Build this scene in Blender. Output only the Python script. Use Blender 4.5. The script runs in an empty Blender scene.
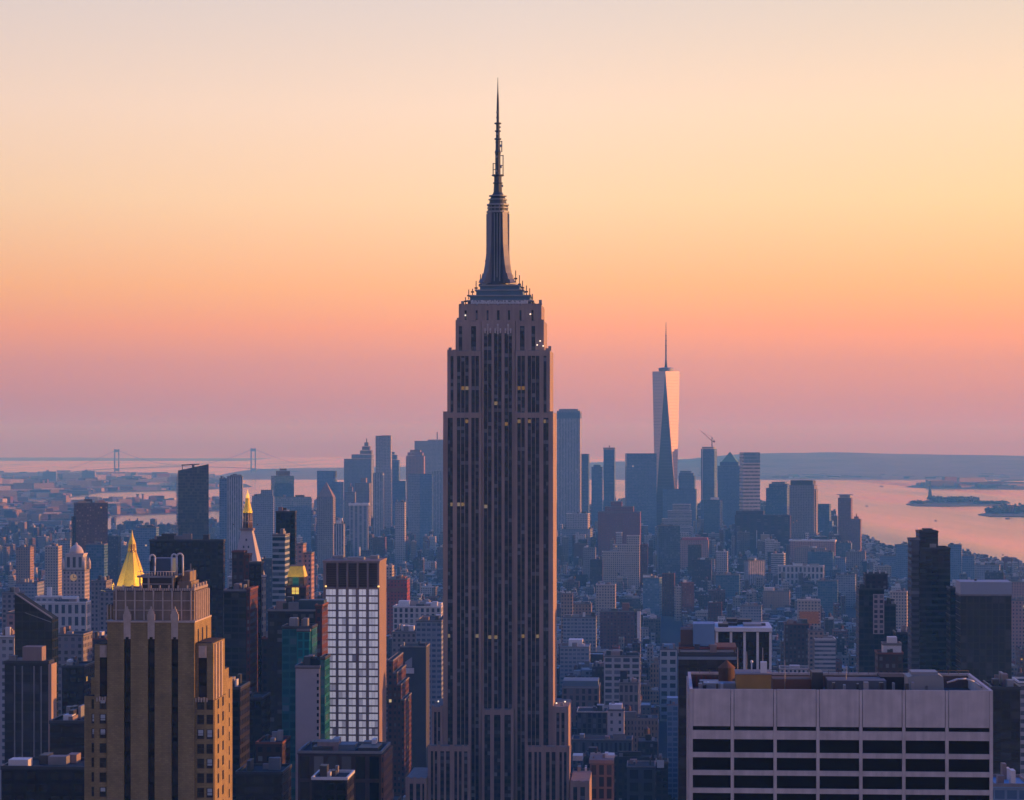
import bpy, math, random
from math import sin, cos, radians, pi, sqrt, atan2
from mathutils import Vector

# ------------------------------------------------------------------ camera, sky, sun, exposure
scene = bpy.context.scene
COL = scene.collection
F, CX, HY, EYE = 2480.0, 512.0, 443.0, 260.0     # focal length in picture widths/1024, horizon row, eye height in metres
A = radians(3.5)                                  # the avenues run 3.5 degrees right of the view

cam = bpy.data.cameras.new('camera')
cam.sensor_width = 36.0
cam.lens = 36.0 * F / 1024.0
cam.shift_y = (HY - 400.0) / 1024.0
cam.clip_start = 1.0
cam.clip_end = 90000.0
camo = bpy.data.objects.new('camera', cam)
COL.objects.link(camo)
camo.location = (0, 0, EYE)
camo.rotation_euler = (pi / 2, 0, 0)
scene.camera = camo

SUN_AZ, SUN_EL = radians(84), radians(3.6)        # azimuth to the right of the view direction
SUN = Vector((sin(SUN_AZ) * cos(SUN_EL), cos(SUN_AZ) * cos(SUN_EL), sin(SUN_EL)))

def srgb(r, g, b):
    f = lambda c: (c / 255.0) / 12.92 if c / 255.0 <= 0.04045 else (((c / 255.0) + 0.055) / 1.055) ** 2.4
    return (f(r), f(g), f(b), 1)

world = bpy.data.worlds.new('World')
scene.world = world
world.use_nodes = True
wt = world.node_tree
wt.nodes.clear()
def WN(t, **k):
    n = wt.nodes.new(t)
    for a, v in k.items(): setattr(n, a, v)
    return n
def wmath(op, a, b=None, clamp=False):
    n = WN('ShaderNodeMath', operation=op, use_clamp=clamp)
    for i, v in enumerate((a, b)):
        if v is None: continue
        if isinstance(v, (int, float)): n.inputs[i].default_value = v
        else: wt.links.new(v, n.inputs[i])
    return n.outputs[0]
def wramp(fac, stops):
    n = WN('ShaderNodeValToRGB')
    e = n.color_ramp.elements
    while len(e) > 1: e.remove(e[-1])
    e[0].position, e[0].color = stops[0]
    for p, c in stops[1:]:
        x = e.new(p); x.color = c
    wt.links.new(fac, n.inputs[0])
    return n.outputs[0]
def wmix(kind, fac, a, b):
    n = WN('ShaderNodeMix', data_type='RGBA', blend_type=kind)
    n.clamp_factor = True
    if isinstance(fac, (int, float)): n.inputs[0].default_value = fac
    else: wt.links.new(fac, n.inputs[0])
    for i, v in ((6, a), (7, b)):
        if isinstance(v, tuple): n.inputs[i].default_value = v
        else: wt.links.new(v, n.inputs[i])
    return n.outputs[2]

tc = WN('ShaderNodeTexCoord')
sep = WN('ShaderNodeSeparateXYZ')
wt.links.new(tc.outputs['Generated'], sep.inputs[0])
zz = wmath('SQRT', wmath('MAXIMUM', sep.outputs[2], 0.0))
SKY_FRONT = [   # keyed on sqrt(sin elevation)
    (0.00, srgb(168, 108, 120)),
    (0.13, srgb(194, 134, 138)),
    (0.180, srgb(216, 143, 136)),
    (0.215, srgb(246, 156, 118)),
    (0.250, srgb(255, 179, 122)),
    (0.312, srgb(255, 209, 168)),
    (0.365, srgb(250, 215, 193)),
    (0.420, srgb(226, 206, 201)),
    (0.54, srgb(108, 126, 184)),
    (0.70, srgb(30, 90, 194)),
    (1.00, srgb(12, 86, 202)),
]
SKY_NORTH = [
    (0.00, srgb(176, 136, 136)),
    (0.36, srgb(208, 166, 154)),
    (0.47, srgb(172, 144, 150)),
    (0.60, srgb(62, 94, 168)),
    (1.00, srgb(12, 86, 202)),
]
front = wramp(zz, SKY_FRONT)
north = wramp(zz, SKY_NORTH)
back = wmath('MULTIPLY_ADD', sep.outputs[1], -0.9, )
bn = back.node; bn.inputs[2].default_value = 0.35; bn.use_clamp = True
skyc = wmix('MIX', back, front, north)
# the sky is warmer towards the sun on the right, cooler and duller to the left
side = wmath('MULTIPLY_ADD', sep.outputs[0], 2.4)
side.node.inputs[2].default_value = 0.5; side.node.use_clamp = True
low = wmath('SUBTRACT', 1.0, wmath('MULTIPLY', sep.outputs[2], 3.0, True), True)
skyc2 = wmix('MULTIPLY', low, skyc, wramp(side, [(0.0, (0.79, 0.80, 0.88, 1)), (0.5, (1, 1, 1, 1)), (1.0, (1.08, 1.0, 0.76, 1))]))
nish = WN('ShaderNodeTexSky')
nish.sky_type = 'NISHITA'
nish.sun_disc = False
nish.sun_elevation = SUN_EL
nish.sun_rotation = SUN_AZ
bg1 = WN('ShaderNodeBackground'); wt.links.new(skyc2, bg1.inputs[0]); bg1.inputs[1].default_value = 1.0
bg2 = WN('ShaderNodeBackground'); wt.links.new(nish.outputs[0], bg2.inputs[0]); bg2.inputs[1].default_value = 0.05
add = WN('ShaderNodeAddShader')
wt.links.new(bg1.outputs[0], add.inputs[0]); wt.links.new(bg2.outputs[0], add.inputs[1])
out = WN('ShaderNodeOutputWorld'); wt.links.new(add.outputs[0], out.inputs[0])

sl = bpy.data.lights.new('sun', 'SUN')
sl.energy = 5.0
sl.angle = radians(0.6)
sl.color = (1.0, 0.50, 0.18)
so = bpy.data.objects.new('sun', sl)
COL.objects.link(so)
so.rotation_euler = SUN.to_track_quat('Z', 'Y').to_euler()
so.location = (3000, 500, 900)

vs = scene.view_settings
vs.view_transform = 'Standard'; vs.look = 'None'; vs.exposure = 0.0; vs.gamma = 1.0; vs.use_curve_mapping = False
scene.render.engine = 'CYCLES'
cy = scene.cycles
cy.max_bounces = 5; cy.diffuse_bounces = 2; cy.glossy_bounces = 2; cy.volume_bounces = 1
cy.transparent_max_bounces = 4
cy.use_denoising = True
cy.denoising_prefilter = 'ACCURATE'
try: cy.denoiser = 'OPENIMAGEDENOISE'
except Exception: pass
cy.sample_clamp_indirect = 4.0

HAZE_DENSITY = 0.82e-4
HAZE_COLOR = (0.11, 0.45, 1.0, 1)
HAZE_ABSORB = (1.0, 1.0, 1.0, 1)
HAZE_G = 0.0

# ------------------------------------------------------------------ pixel <-> world helpers, tags
def gx(px, D): return (px - CX) * D / F
def gz(py, D): return EYE - (py - HY) * D / F
def gd(py): return EYE * F / (py - HY)

def tag(o, label=None, cat=None, group=None, kind=None):
    if label: o['label'] = label
    if cat: o['category'] = cat
    if group: o['group'] = group
    if kind: o['kind'] = kind
    return o
def empty(name, loc, rz=0.0):
    o = bpy.data.objects.new(name, None)
    o.empty_display_size = 5
    COL.objects.link(o)
    o.location = loc; o.rotation_euler = (0, 0, rz)
    return o

# ------------------------------------------------------------------ materials
MATS = {}
class NT:
    def __init__(s, name):
        s.m = bpy.data.materials.new(name); s.m.use_nodes = True
        s.t = s.m.node_tree; s.t.nodes.clear()
        s.out = s.n('ShaderNodeOutputMaterial')
        s.bsdf = s.n('ShaderNodeBsdfPrincipled')
        s.t.links.new(s.bsdf.outputs[0], s.out.inputs[0])
    def n(s, ty, **k):
        n = s.t.nodes.new(ty)
        for a, v in k.items(): setattr(n, a, v)
        return n
    def put(s, v, sock):
        if isinstance(v, bpy.types.NodeSocket): s.t.links.new(v, sock)
        else: sock.default_value = v
    def math(s, op, a, b=None, c=None, clamp=False):
        n = s.n('ShaderNodeMath', operation=op, use_clamp=clamp)
        for i, v in enumerate((a, b, c)):
            if v is not None: s.put(v, n.inputs[i])
        return n.outputs[0]
    def mix(s, fac, a, b, kind='MIX'):
        n = s.n('ShaderNodeMix', data_type='RGBA', blend_type=kind)
        s.put(fac, n.inputs[0]); s.put(a, n.inputs[6]); s.put(b, n.inputs[7])
        return n.outputs[2]
    def mixf(s, fac, a, b):
        n = s.n('ShaderNodeMix', data_type='FLOAT')
        s.put(fac, n.inputs[0]); s.put(a, n.inputs[2]); s.put(b, n.inputs[3])
        return n.outputs[0]
    def noise(s, scale, detail=3, stretch=None, coord='Object'):
        t = s.n('ShaderNodeTexCoord')
        src = t.outputs[coord]
        if stretch:
            mp = s.n('ShaderNodeMapping'); mp.inputs['Scale'].default_value = stretch
            s.t.links.new(src, mp.inputs[0]); src = mp.outputs[0]
        n = s.n('ShaderNodeTexNoise'); n.inputs['Scale'].default_value = scale; n.inputs['Detail'].default_value = detail
        s.t.links.new(src, n.inputs['Vector'])
        return n.outputs[0]
    def set(s, name, v): s.put(v, s.bsdf.inputs[name])

def c4(c): return (c[0], c[1], c[2], 1)

def facade(name, wall=None, glass=(0.02, 0.03, 0.045), fx=0.6, fy=0.55, lit=0.003, metal=0.0, rows=False, grough=0.12, wrough=0.85, dirt=0.35, bright=0.16, span=None, litstr=0.5):
    """Wall with a window grid; UV runs in whole window bays and whole storeys. wall None: the tint is read from the mesh."""
    if name in MATS: return MATS[name]
    if not rows: lit *= 0.12
    t = NT(name)
    uv = t.n('ShaderNodeUVMap')
    sp = t.n('ShaderNodeSeparateXYZ'); t.t.links.new(uv.outputs[0], sp.inputs[0])
    u, v = sp.outputs[0], sp.outputs[1]
    if wall is None:
        at = t.n('ShaderNodeAttribute'); at.attribute_name = 'Col'
        wcol = at.outputs['Color']
        fxs = t.math('MULTIPLY', at.outputs['Alpha'], 0.5)
    else:
        wcol = c4(wall); fxs = fx / 2.0
    mu = t.math('LESS_THAN', t.math('ABSOLUTE', t.math('SUBTRACT', t.math('FRACT', u), 0.5)), fxs)
    mv = t.math('LESS_THAN', t.math('ABSOLUTE', t.math('SUBTRACT', t.math('FRACT', v), 0.5)), fy / 2.0)
    mask = t.math('MULTIPLY', mu, mv)
    cb = t.n('ShaderNodeCombineXYZ')
    t.put(t.math('FLOOR', u), cb.inputs[0]); t.put(t.math('FLOOR', v), cb.inputs[1])
    wn = t.n('ShaderNodeTexWhiteNoise', noise_dimensions='2D'); t.t.links.new(cb.outputs[0], wn.inputs[0])
    r = wn.outputs[0]
    blind = t.math('POWER', r, 4.0)
    g2 = (min(1, glass[0] + bright), min(1, glass[1] + bright * 1.05), min(1, glass[2] + bright * 1.15), 1)
    gcol = t.mix(blind, c4(glass), g2)
    nz = t.noise(0.03, 4)
    streak = t.noise(0.25, 3, (1, 1, 0.06))
    grime = t.math('ADD', t.math('MULTIPLY', nz, dirt), t.math('MULTIPLY', streak, dirt * 0.7))
    grime = t.math('MULTIPLY', t.math('ADD', grime, 1.0 - dirt * 0.85), 0.82)
    wd = t.n('ShaderNodeVectorMath', operation='SCALE')
    t.put(wcol if not isinstance(wcol, tuple) else wcol[:3], wd.inputs[0]); t.put(grime, wd.inputs['Scale'])
    wallc = wd.outputs[0]
    if span:   # spandrels between the windows of one bay in another tone
        wallc = t.mix(mu, wallc, c4(span))
    t.set('Base Color', t.mix(mask, wallc, gcol))
    t.set('Roughness', t.mixf(mask, wrough, grough)); t.set('Specular IOR Level', 0.3)
    if metal: t.set('Metallic', t.math('MULTIPLY', mask, metal))
    if lit:
        wn2 = t.n('ShaderNodeTexWhiteNoise', noise_dimensions='3D')
        cb2 = t.n('ShaderNodeCombineXYZ'); t.put(t.math('FLOOR', u), cb2.inputs[0]); t.put(t.math('FLOOR', v), cb2.inputs[1]); cb2.inputs[2].default_value = 3.7
        t.t.links.new(cb2.outputs[0], wn2.inputs[0])
        on = t.math('MULTIPLY', t.math('GREATER_THAN', wn2.outputs[0], 1.0 - lit), mask)
        if rows:   # whole storeys where work goes on
            wn3 = t.n('ShaderNodeTexWhiteNoise', noise_dimensions='1D'); t.put(t.math('FLOOR', t.math('ADD', v, 0.001)), wn3.inputs['W'])
            on = t.math('MULTIPLY', on, t.math('GREATER_THAN', wn3.outputs[0], 0.9))
        warm = t.mix(r, (1.0, 0.48, 0.08, 1), (1.0, 0.72, 0.34, 1))
        t.set('Emission Color', warm)
        t.set('Emission Strength', t.math('MULTIPLY', on, litstr))
    MATS[name] = t.m
    return t.m

def plain(name, col, rough=0.8, metal=0.0, dirt=0.25, scale=0.15, spec=None, streaks=False):
    if name in MATS: return MATS[name]
    t = NT(name)
    nz = t.noise(scale, 5)
    g = t.math('MULTIPLY_ADD', nz, 2 * dirt, 1.0 - dirt)
    if streaks:
        g = t.math('MULTIPLY', g, t.math('MULTIPLY_ADD', t.noise(0.9, 4, (1, 1, 0.05)), 2 * dirt, 1.0 - dirt))
    wd = t.n('ShaderNodeVectorMath', operation='SCALE'); wd.inputs[0].default_value = col[:3]; t.put(g, wd.inputs['Scale'])
    t.set('Base Color', wd.outputs[0])
    t.set('Roughness', rough); t.set('Metallic', metal)
    if spec is not None: t.set('Specular IOR Level', spec)
    MATS[name] = t.m
    return t.m

def tinted(name, rough=0.9):
    """Plain surface whose tint is read from the mesh (roofs of the low city)."""
    if name in MATS: return MATS[name]
    t = NT(name)
    at = t.n('ShaderNodeAttribute'); at.attribute_name = 'Col'
    nz = t.noise(0.12, 5)
    wd = t.n('ShaderNodeVectorMath', operation='SCALE'); t.put(at.outputs['Color'], wd.inputs[0]); t.put(t.math('MULTIPLY_ADD', nz, 0.8, 0.40), wd.inputs['Scale'])
    t.set('Base Color', wd.outputs[0]); t.set('Roughness', rough)
    MATS[name] = t.m
    return t.m

def lamp_mat(name, col, strength):
    if name in MATS: return MATS[name]
    t = NT(name)
    t.set('Base Color', c4(col)); t.set('Emission Color', c4(col)); t.set('Emission Strength', strength)
    MATS[name] = t.m
    return t.m

# ------------------------------------------------------------------ mesh builder
RND = random.Random(7)
class MB:
    def __init__(s, q0=None): s.q0 = q0; s.v = []; s.f = []; s.uv = []; s.mi = []; s.c = []; s.sm = []
    def face(s, pts, uv=None, mi=0, col=(1, 1, 1, 1), smooth=False):
        i = len(s.v); s.v.extend(pts); s.f.append(tuple(range(i, i + len(pts))))
        s.uv.append(uv or [(0, 0)] * len(pts)); s.mi.append(mi); s.c.append(col); s.sm.append(smooth)
    def wallquad(s, a, b, z0, z1, bay=3.6, flo=3.6, mi=0, col=(1, 1, 1, 1)):
        """vertical quad from ground point a to b (outside on the right of a->b ... left seen from outside)"""
        w = sqrt((b[0] - a[0]) ** 2 + (b[1] - a[1]) ** 2); h = z1 - z0
        nb = max(1, round(w / bay)); nf = max(1, round(h / flo)); o = RND.randrange(200); q = RND.randrange(50)
        s.face([(a[0], a[1], z0), (b[0], b[1], z0), (b[0], b[1], z1), (a[0], a[1], z1)],
               [(o, q), (o + nb, q), (o + nb, q + nf), (o, q + nf)], mi, col)
    def prism(s, poly, z0, z1, bay=3.6, flo=3.6, mi=0, mt=None, col=(1, 1, 1, 1), tcol=None, top=True, bottom=True):
        """poly counter-clockwise from above; z1 number or one per corner"""
        n = len(poly); mt = mi if mt is None else mt
        zt = z1 if isinstance(z1, (list, tuple)) else [z1] * n
        for i in range(n):
            j = (i + 1) % n; a, b = poly[i], poly[j]
            w = sqrt((b[0] - a[0]) ** 2 + (b[1] - a[1]) ** 2)
            nb = max(1, round(w / bay)); o = RND.randrange(200); q = RND.randrange(50) if s.q0 is None else s.q0
            fl = max(1, round((max(zt) - z0) / flo)) / max(1e-6, (max(zt) - z0))
            s.face([(a[0], a[1], z0), (b[0], b[1], z0), (b[0], b[1], zt[j]), (a[0], a[1], zt[i])],
                   [(o, q), (o + nb, q), (o + nb, q + (zt[j] - z0) * fl), (o, q + (zt[i] - z0) * fl)], mi, col)
        if top: s.face([(p[0], p[1], z) for p, z in zip(poly, zt)], None, mt, tcol or col)
        if bottom: s.face([(p[0], p[1], z0) for p in reversed(poly)], None, mt, tcol or col)
    def box(s, x0, x1, y0, y1, z0, z1, **k):
        s.prism([(x0, y0), (x1, y0), (x1, y1), (x0, y1)], z0, z1, **k)
    def frustum(s, r0, r1, mi=0, col=(1, 1, 1, 1), cap=True):
        """r = (x0,x1,y0,y1,z): rectangle to rectangle"""
        q = lambda r: [(r[0], r[2], r[4]), (r[1], r[2], r[4]), (r[1], r[3], r[4]), (r[0], r[3], r[4])]
        a, b = q(r0), q(r1)
        for i in range(4):
            j = (i + 1) % 4
            h = max(1, round((r1[4] - r0[4]) / 3.6))
            s.face([a[i], a[j], b[j], b[i]], [(0, 0), (6, 0), (6, h), (0, h)], mi, col)
        if cap:
            s.face(b, None, mi, col); s.face(a[::-1], None, mi, col)
    def lathe(s, prof, seg=12, cx=0, cy=0, mi=0, smooth=True, rot=0.0):
        rings = [[(cx + r * cos(rot + 2 * pi * k / seg), cy + r * sin(rot + 2 * pi * k / seg), z) for k in range(seg)] for r, z in prof]
        i0 = len(s.v)
        for rg in rings: s.v.extend(rg)
        for a in range(len(rings) - 1):
            for k in range(seg):
                l = (k + 1) % seg
                s.f.append((i0 + a * seg + k, i0 + a * seg + l, i0 + (a + 1) * seg + l, i0 + (a + 1) * seg + k))
                s.uv.append([(k, prof[a][1] / 3.6), (k + 1, prof[a][1] / 3.6), (k + 1, prof[a + 1][1] / 3.6), (k, prof[a + 1][1] / 3.6)])
                s.mi.append(mi); s.c.append((1, 1, 1, 1)); s.sm.append(smooth)
        for rg, rev in ((0, True), (len(rings) - 1, False)):
            if prof[rg][0] > 0.01:
                idx = [i0 + rg * seg + k for k in range(seg)]
                s.f.append(tuple(idx[::-1] if rev else idx)); s.uv.append([(0, 0)] * seg); s.mi.append(mi); s.c.append((1, 1, 1, 1)); s.sm.append(False)
    def tube(s, p, q, r, seg=6, mi=0, r2=None):
        p, q = Vector(p), Vector(q); d = (q - p)
        if d.length < 1e-6: return
        d.normalize(); a = d.orthogonal().normalized(); b = d.cross(a); r2 = r if r2 is None else r2
        i0 = len(s.v)
        for c, rr in ((p, r), (q, r2)):
            for k in range(seg):
                t = 2 * pi * k / seg; s.v.append(tuple(c + a * (rr * cos(t)) + b * (rr * sin(t))))
        for k in range(seg):
            l = (k + 1) % seg
            s.f.append((i0 + k, i0 + l, i0 + seg + l, i0 + seg + k)); s.uv.append([(0, 0)] * 4); s.mi.append(mi); s.c.append((1, 1, 1, 1)); s.sm.append(True)
        for idx in ([i0 + k for k in range(seg)][::-1], [i0 + seg + k for k in range(seg)]):
            s.f.append(tuple(idx)); s.uv.append([(0, 0)] * seg); s.mi.append(mi); s.c.append((1, 1, 1, 1)); s.sm.append(False)
    def build(s, name, mats, parent=None, tint=False):
        me = bpy.data.meshes.new(name)
        me.from_pydata(s.v, [], s.f)
        for m in (mats if isinstance(mats, (list, tuple)) else [mats]): me.materials.append(m)
        me.polygons.foreach_set('material_index', s.mi)
        me.polygons.foreach_set('use_smooth', s.sm)
        ul = me.uv_layers.new(name='UVMap')
        flat = [c for f in s.uv for p in f for c in p]
        ul.data.foreach_set('uv', flat)
        if tint:
            at = me.color_attributes.new('Col', 'FLOAT_COLOR', 'CORNER')
            at.data.foreach_set('color', [c for f, cc in zip(s.f, s.c) for _ in f for c in cc])
        me.update()
        o = bpy.data.objects.new(name, me)
        COL.objects.link(o)
        if parent is not None: o.parent = parent
        return o
# ------------------------------------------------------------------ palette
M_roof = plain('roof_tar', (0.032, 0.032, 0.036), 0.95, dirt=0.5, scale=0.2)
M_roofg = plain('roof_gravel', (0.22, 0.21, 0.21), 0.95, dirt=0.4, scale=0.2)
M_roofl = plain('roof_membrane', (0.42, 0.42, 0.43), 0.8, dirt=0.3, scale=0.2)
M_gold = plain('gilded_tiles', (1.0, 0.70, 0.05), 0.45, 0.0, dirt=0.3, scale=0.7)
M_brick = plain('dark_red_brick', (0.20, 0.07, 0.05), 0.9, dirt=0.3)
M_darkm = plain('dark_metal', (0.05, 0.055, 0.065), 0.5, 0.3, dirt=0.3)
M_greym = plain('grey_metal', (0.28, 0.29, 0.31), 0.55, 0.3, dirt=0.3)
M_palem = plain('pale_painted_metal', (0.62, 0.62, 0.63), 0.5, 0.1, dirt=0.2)
M_bluem = plain('blue_painted_panel', (0.16, 0.30, 0.46), 0.6, dirt=0.2)
M_white = plain('white_paint', (0.72, 0.71, 0.70), 0.7, dirt=0.18)
M_lime = plain('limestone', (0.37, 0.265, 0.215), 0.9, dirt=0.32, scale=0.06, streaks=True)
M_limed = plain('limestone_weathered', (0.27, 0.20, 0.18), 0.9, dirt=0.3, scale=0.06, streaks=True)
M_conc = plain('pale_concrete', (0.62, 0.535, 0.49), 0.9, dirt=0.30, scale=0.35, streaks=True)
M_wood = plain('cedar_boards', (0.09, 0.055, 0.04), 0.9, dirt=0.3, scale=0.8)
M_glassk = plain('black_glass', (0.006, 0.006, 0.008), 0.1, dirt=0.3, spec=0.12)
M_leaf = plain('leaves', (0.035, 0.055, 0.025), 0.9, dirt=0.5, scale=0.3)
M_bark = plain('bark', (0.09, 0.06, 0.04), 0.9)
M_land = plain('shore_ground', (0.09, 0.095, 0.09), 0.95, dirt=0.5, scale=0.004)
M_hill = plain('wooded_hill_haze_tint', (0.33, 0.20, 0.185), 0.95, dirt=0.5, scale=0.003)  # reddened in its colour to imitate mauve distance haze
M_street = plain('asphalt', (0.05, 0.05, 0.052), 0.95, dirt=0.3, scale=0.05)
M_green = plain('copper_patina', (0.16, 0.32, 0.27), 0.8, dirt=0.2)

W_generic = facade('window_wall', None, (0.010, 0.014, 0.022), fy=0.58, lit=0.006)
W_ribbon = facade('ribbon_window_wall', None, (0.022, 0.03, 0.045), fy=0.42, lit=0.006)
R_generic = tinted('flat_roof')
def W(name, wall, glass=(0.02, 0.03, 0.045), **k): return facade(name, wall, glass, **k)
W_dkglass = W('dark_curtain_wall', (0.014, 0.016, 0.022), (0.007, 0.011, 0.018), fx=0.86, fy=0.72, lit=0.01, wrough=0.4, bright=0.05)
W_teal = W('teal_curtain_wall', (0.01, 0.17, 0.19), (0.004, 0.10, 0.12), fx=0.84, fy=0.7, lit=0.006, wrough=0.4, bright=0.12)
W_fteal = W('hazy_teal_wall', (0.09, 0.19, 0.27), (0.03, 0.10, 0.17), fx=0.8, fy=0.66, lit=0.002, wrough=0.5, bright=0.1)  # teal paled in its colour to carry distance haze
W_blue = W('blue_haze_tint_wall', (0.17, 0.29, 0.44), (0.05, 0.13, 0.24), fx=0.8, fy=0.66, lit=0.004, wrough=0.5, bright=0.1)  # blue glass, lightened in its colour for distance haze and reflected sky
W_bluegrey = W('blue_grey_haze_tint_wall', (0.32, 0.36, 0.42), (0.07, 0.11, 0.17), fx=0.7, fy=0.5, lit=0.004, bright=0.14)  # office wall, lightened and blued in its colour for distance haze
W_pale = W('pale_grid_wall', (0.50, 0.49, 0.50), (0.07, 0.085, 0.11), fx=0.56, fy=0.5, lit=0.004)
W_palehor = W('pale_banded_wall', (0.48, 0.48, 0.50), (0.06, 0.08, 0.11), fx=1.02, fy=0.45, lit=0.004)
W_palever = W('pale_ribbed_wall', (0.52, 0.53, 0.56), (0.07, 0.10, 0.15), fx=0.55, fy=1.02, lit=0.0)
W_steel = W('rippled_steel_wall', (0.46, 0.46, 0.48), (0.08, 0.10, 0.14), fx=0.5, fy=0.55, lit=0.003, wrough=0.45)
W_stone = W('grey_stone_wall', (0.30, 0.28, 0.29), (0.04, 0.045, 0.055), fx=0.5, fy=0.55, lit=0.006)
W_warm = W('warm_stone_wall', (0.40, 0.31, 0.26), (0.04, 0.04, 0.05), fx=0.5, fy=0.52, lit=0.006)
W_cream = W('cream_brick_wall', (0.52, 0.45, 0.38), (0.05, 0.05, 0.06), fx=0.5, fy=0.52, lit=0.006)
W_tan = W('tan_brick_wall', (0.40, 0.28, 0.20), (0.04, 0.035, 0.035), fx=0.42, fy=0.5, lit=0.006)
W_red = W('red_brick_wall', (0.12, 0.038, 0.034), (0.03, 0.03, 0.035), fx=0.45, fy=0.5, lit=0.008)
W_brown = W('brown_brick_wall', (0.065, 0.035, 0.033), (0.014, 0.014, 0.018), fx=0.5, fy=0.55, lit=0.008)
W_purple = W('dark_purple_brick_wall', (0.05, 0.032, 0.048), (0.02, 0.02, 0.03), fx=0.5, fy=0.5, lit=0.004)
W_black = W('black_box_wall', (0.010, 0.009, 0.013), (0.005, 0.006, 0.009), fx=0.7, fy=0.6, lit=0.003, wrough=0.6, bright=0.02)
W_blackhor = W('black_banded_wall', (0.02, 0.023, 0.03), (0.005, 0.006, 0.01), fx=1.02, fy=0.6, lit=0.004, wrough=0.5, bright=0.03)
W_bands = W('teal_banded_wall', (0.40, 0.47, 0.50), (0.025, 0.06, 0.08), fx=1.02, fy=0.58, lit=0.005)
W_pink = W('pink_stone_wall', (0.48, 0.30, 0.27), (0.05, 0.045, 0.055), fx=0.45, fy=0.5, lit=0.004)
W_balc = W('balcony_wall', (0.035, 0.04, 0.05), (0.006, 0.014, 0.018), fx=0.9, fy=0.66, lit=0.012, bright=0.07)
W_arcade = W('white_arcade_wall', (0.60, 0.58, 0.57), (0.03, 0.035, 0.045), fx=0.52, fy=0.72, lit=0.004)

# ------------------------------------------------------------------ water, land, hills
def water():
    t = NT('harbour_water')
    t.set('Base Color', (0.05, 0.065, 0.09, 1)); t.set('Roughness', 0.16); t.set('IOR', 1.33)
    a = t.noise(0.02, 4, (1.0, 0.35, 1)); b = t.noise(0.0022, 5, (1.0, 0.10, 1))
    bp = t.n('ShaderNodeBump'); bp.inputs['Strength'].default_value = 0.22; bp.inputs['Distance'].default_value = 6.0
    t.t.links.new(a, bp.inputs['Height']); t.t.links.new(bp.outputs[0], t.bsdf.inputs['Normal'])
    t.set('Roughness', t.math('MULTIPLY_ADD', b, 0.45, -0.06))
    m = MB(); m.face([(-15800, -2900, 0), (15800, -2900, 0), (15800, 45000, 0), (-15800, 45000, 0)])
    tag(m.build('water', t.m), kind='structure')
water()

def land(name, pix, z=2.0, mat=None):
    pts = [(gx(x, gd(y)), gd(y)) if y > 0 else (x, -y) for x, y in pix]
    area = sum(pts[i][0] * pts[(i + 1) % len(pts)][1] - pts[(i + 1) % len(pts)][0] * pts[i][1] for i in range(len(pts)))
    if area < 0: pts = pts[::-1]
    m = MB(); m.prism(pts, -1.5, z)
    return tag(m.build(name, mat or M_land), kind='structure')
# Manhattan: shoreline in the picture, then back past the camera
land('street_ground', [(-500, 541), (75, 537.5), (105, 536), (180, 535), (215, 531), (250, 521), (340, 512), (520, 505), (700, 510), (770, 518), (840, 534),
                       (880, 545), (940, 551.5), (990, 561), (1040, 575), (1150, 620), (1700, -100.0), (1700, 2500.0), (-9000, 2500.0)], 2.0, M_street)
land('brooklyn_ground', [(-900, 503.5), (60, 503.5), (100, 503), (180, 502.2), (215, 503), (258, 506), (262, 508.5), (180, 514), (130, 515.3), (105, 516.5), (70, 533), (-500, 534.5), (-900, 535)])
land('bay_shore_ground', [(-900, 474.8), (60, 475), (150, 475.2), (200, 476.5), (245, 484), (252, 487), (195, 490.5), (140, 492), (100, 493), (60, 499.5), (-900, 500.5)])
land('port_ground', [(905, 487.2), (935, 489), (1024, 489.8), (1200, 490), (1200, 483.5), (990, 483.8), (990, 481.2), (1010, 481), (1200, 480.5), (1200, 478.6), (1012, 479), (985, 482.5), (950, 483), (935, 484.5), (912, 485.8)])
land('liberty_island', [(906, 504.5), (915, 506.3), (950, 506.6), (978, 506.2), (1008, 505.6), (1007, 504), (985, 502.5), (960, 500.5), (925, 501.5), (912, 503.5)], 3.0)
land('ellis_island', [(978, 515), (990, 516.8), (1024, 517), (1080, 517), (1080, 509), (1020, 508.5), (1000, 511), (984, 514)], 3.0)

def ridge(name, prof, Dshore, Dtop, Dback, mat, amp=6.0, x0=None, x1=None, seed=1):
    """low hills: prof = [(px, top row)]; the shore lies at Dshore, the crest at Dtop"""
    from mathutils import noise
    m = MB(); xs = [prof[0][0] + (prof[-1][0] - prof[0][0]) * i / 90.0 for i in range(91)]
    ds = [Dshore, Dshore + (Dtop - Dshore) * 0.15, Dshore + (Dtop - Dshore) * 0.4, Dshore + (Dtop - Dshore) * 0.7, Dtop, (Dtop + Dback) / 2, Dback]
    hs = [0.0, 0.10, 0.34, 0.72, 1.0, 0.7, 0.0]
    def topz(px):
        for (a, ya), (b, yb) in zip(prof, prof[1:]):
            if a <= px <= b: return gz(ya + (yb - ya) * (px - a) / (b - a), Dtop)
        return 10
    rows = []
    for d, h in zip(ds, hs):
        row = []
        for px in xs:
            X = gx(px, Dtop) * (d / Dtop) ** 0.3
            nz = noise.noise(Vector((X / 900.0 + seed, d / 900.0, 0))) * amp + noise.noise(Vector((X / 200.0, d / 300.0, seed))) * amp * 0.35
            row.append((X, d, -1.0 if h == 0 else max(2.0, topz(px) * h + nz * min(1, h * 1.5))))
        rows.append(row)
    for a, b in zip(rows, rows[1:]):
        for i in range(90):
            m.face([a[i], a[i + 1], b[i + 1], b[i]], smooth=True)
    return tag(m.build(name, mat), kind='structure')
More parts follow.
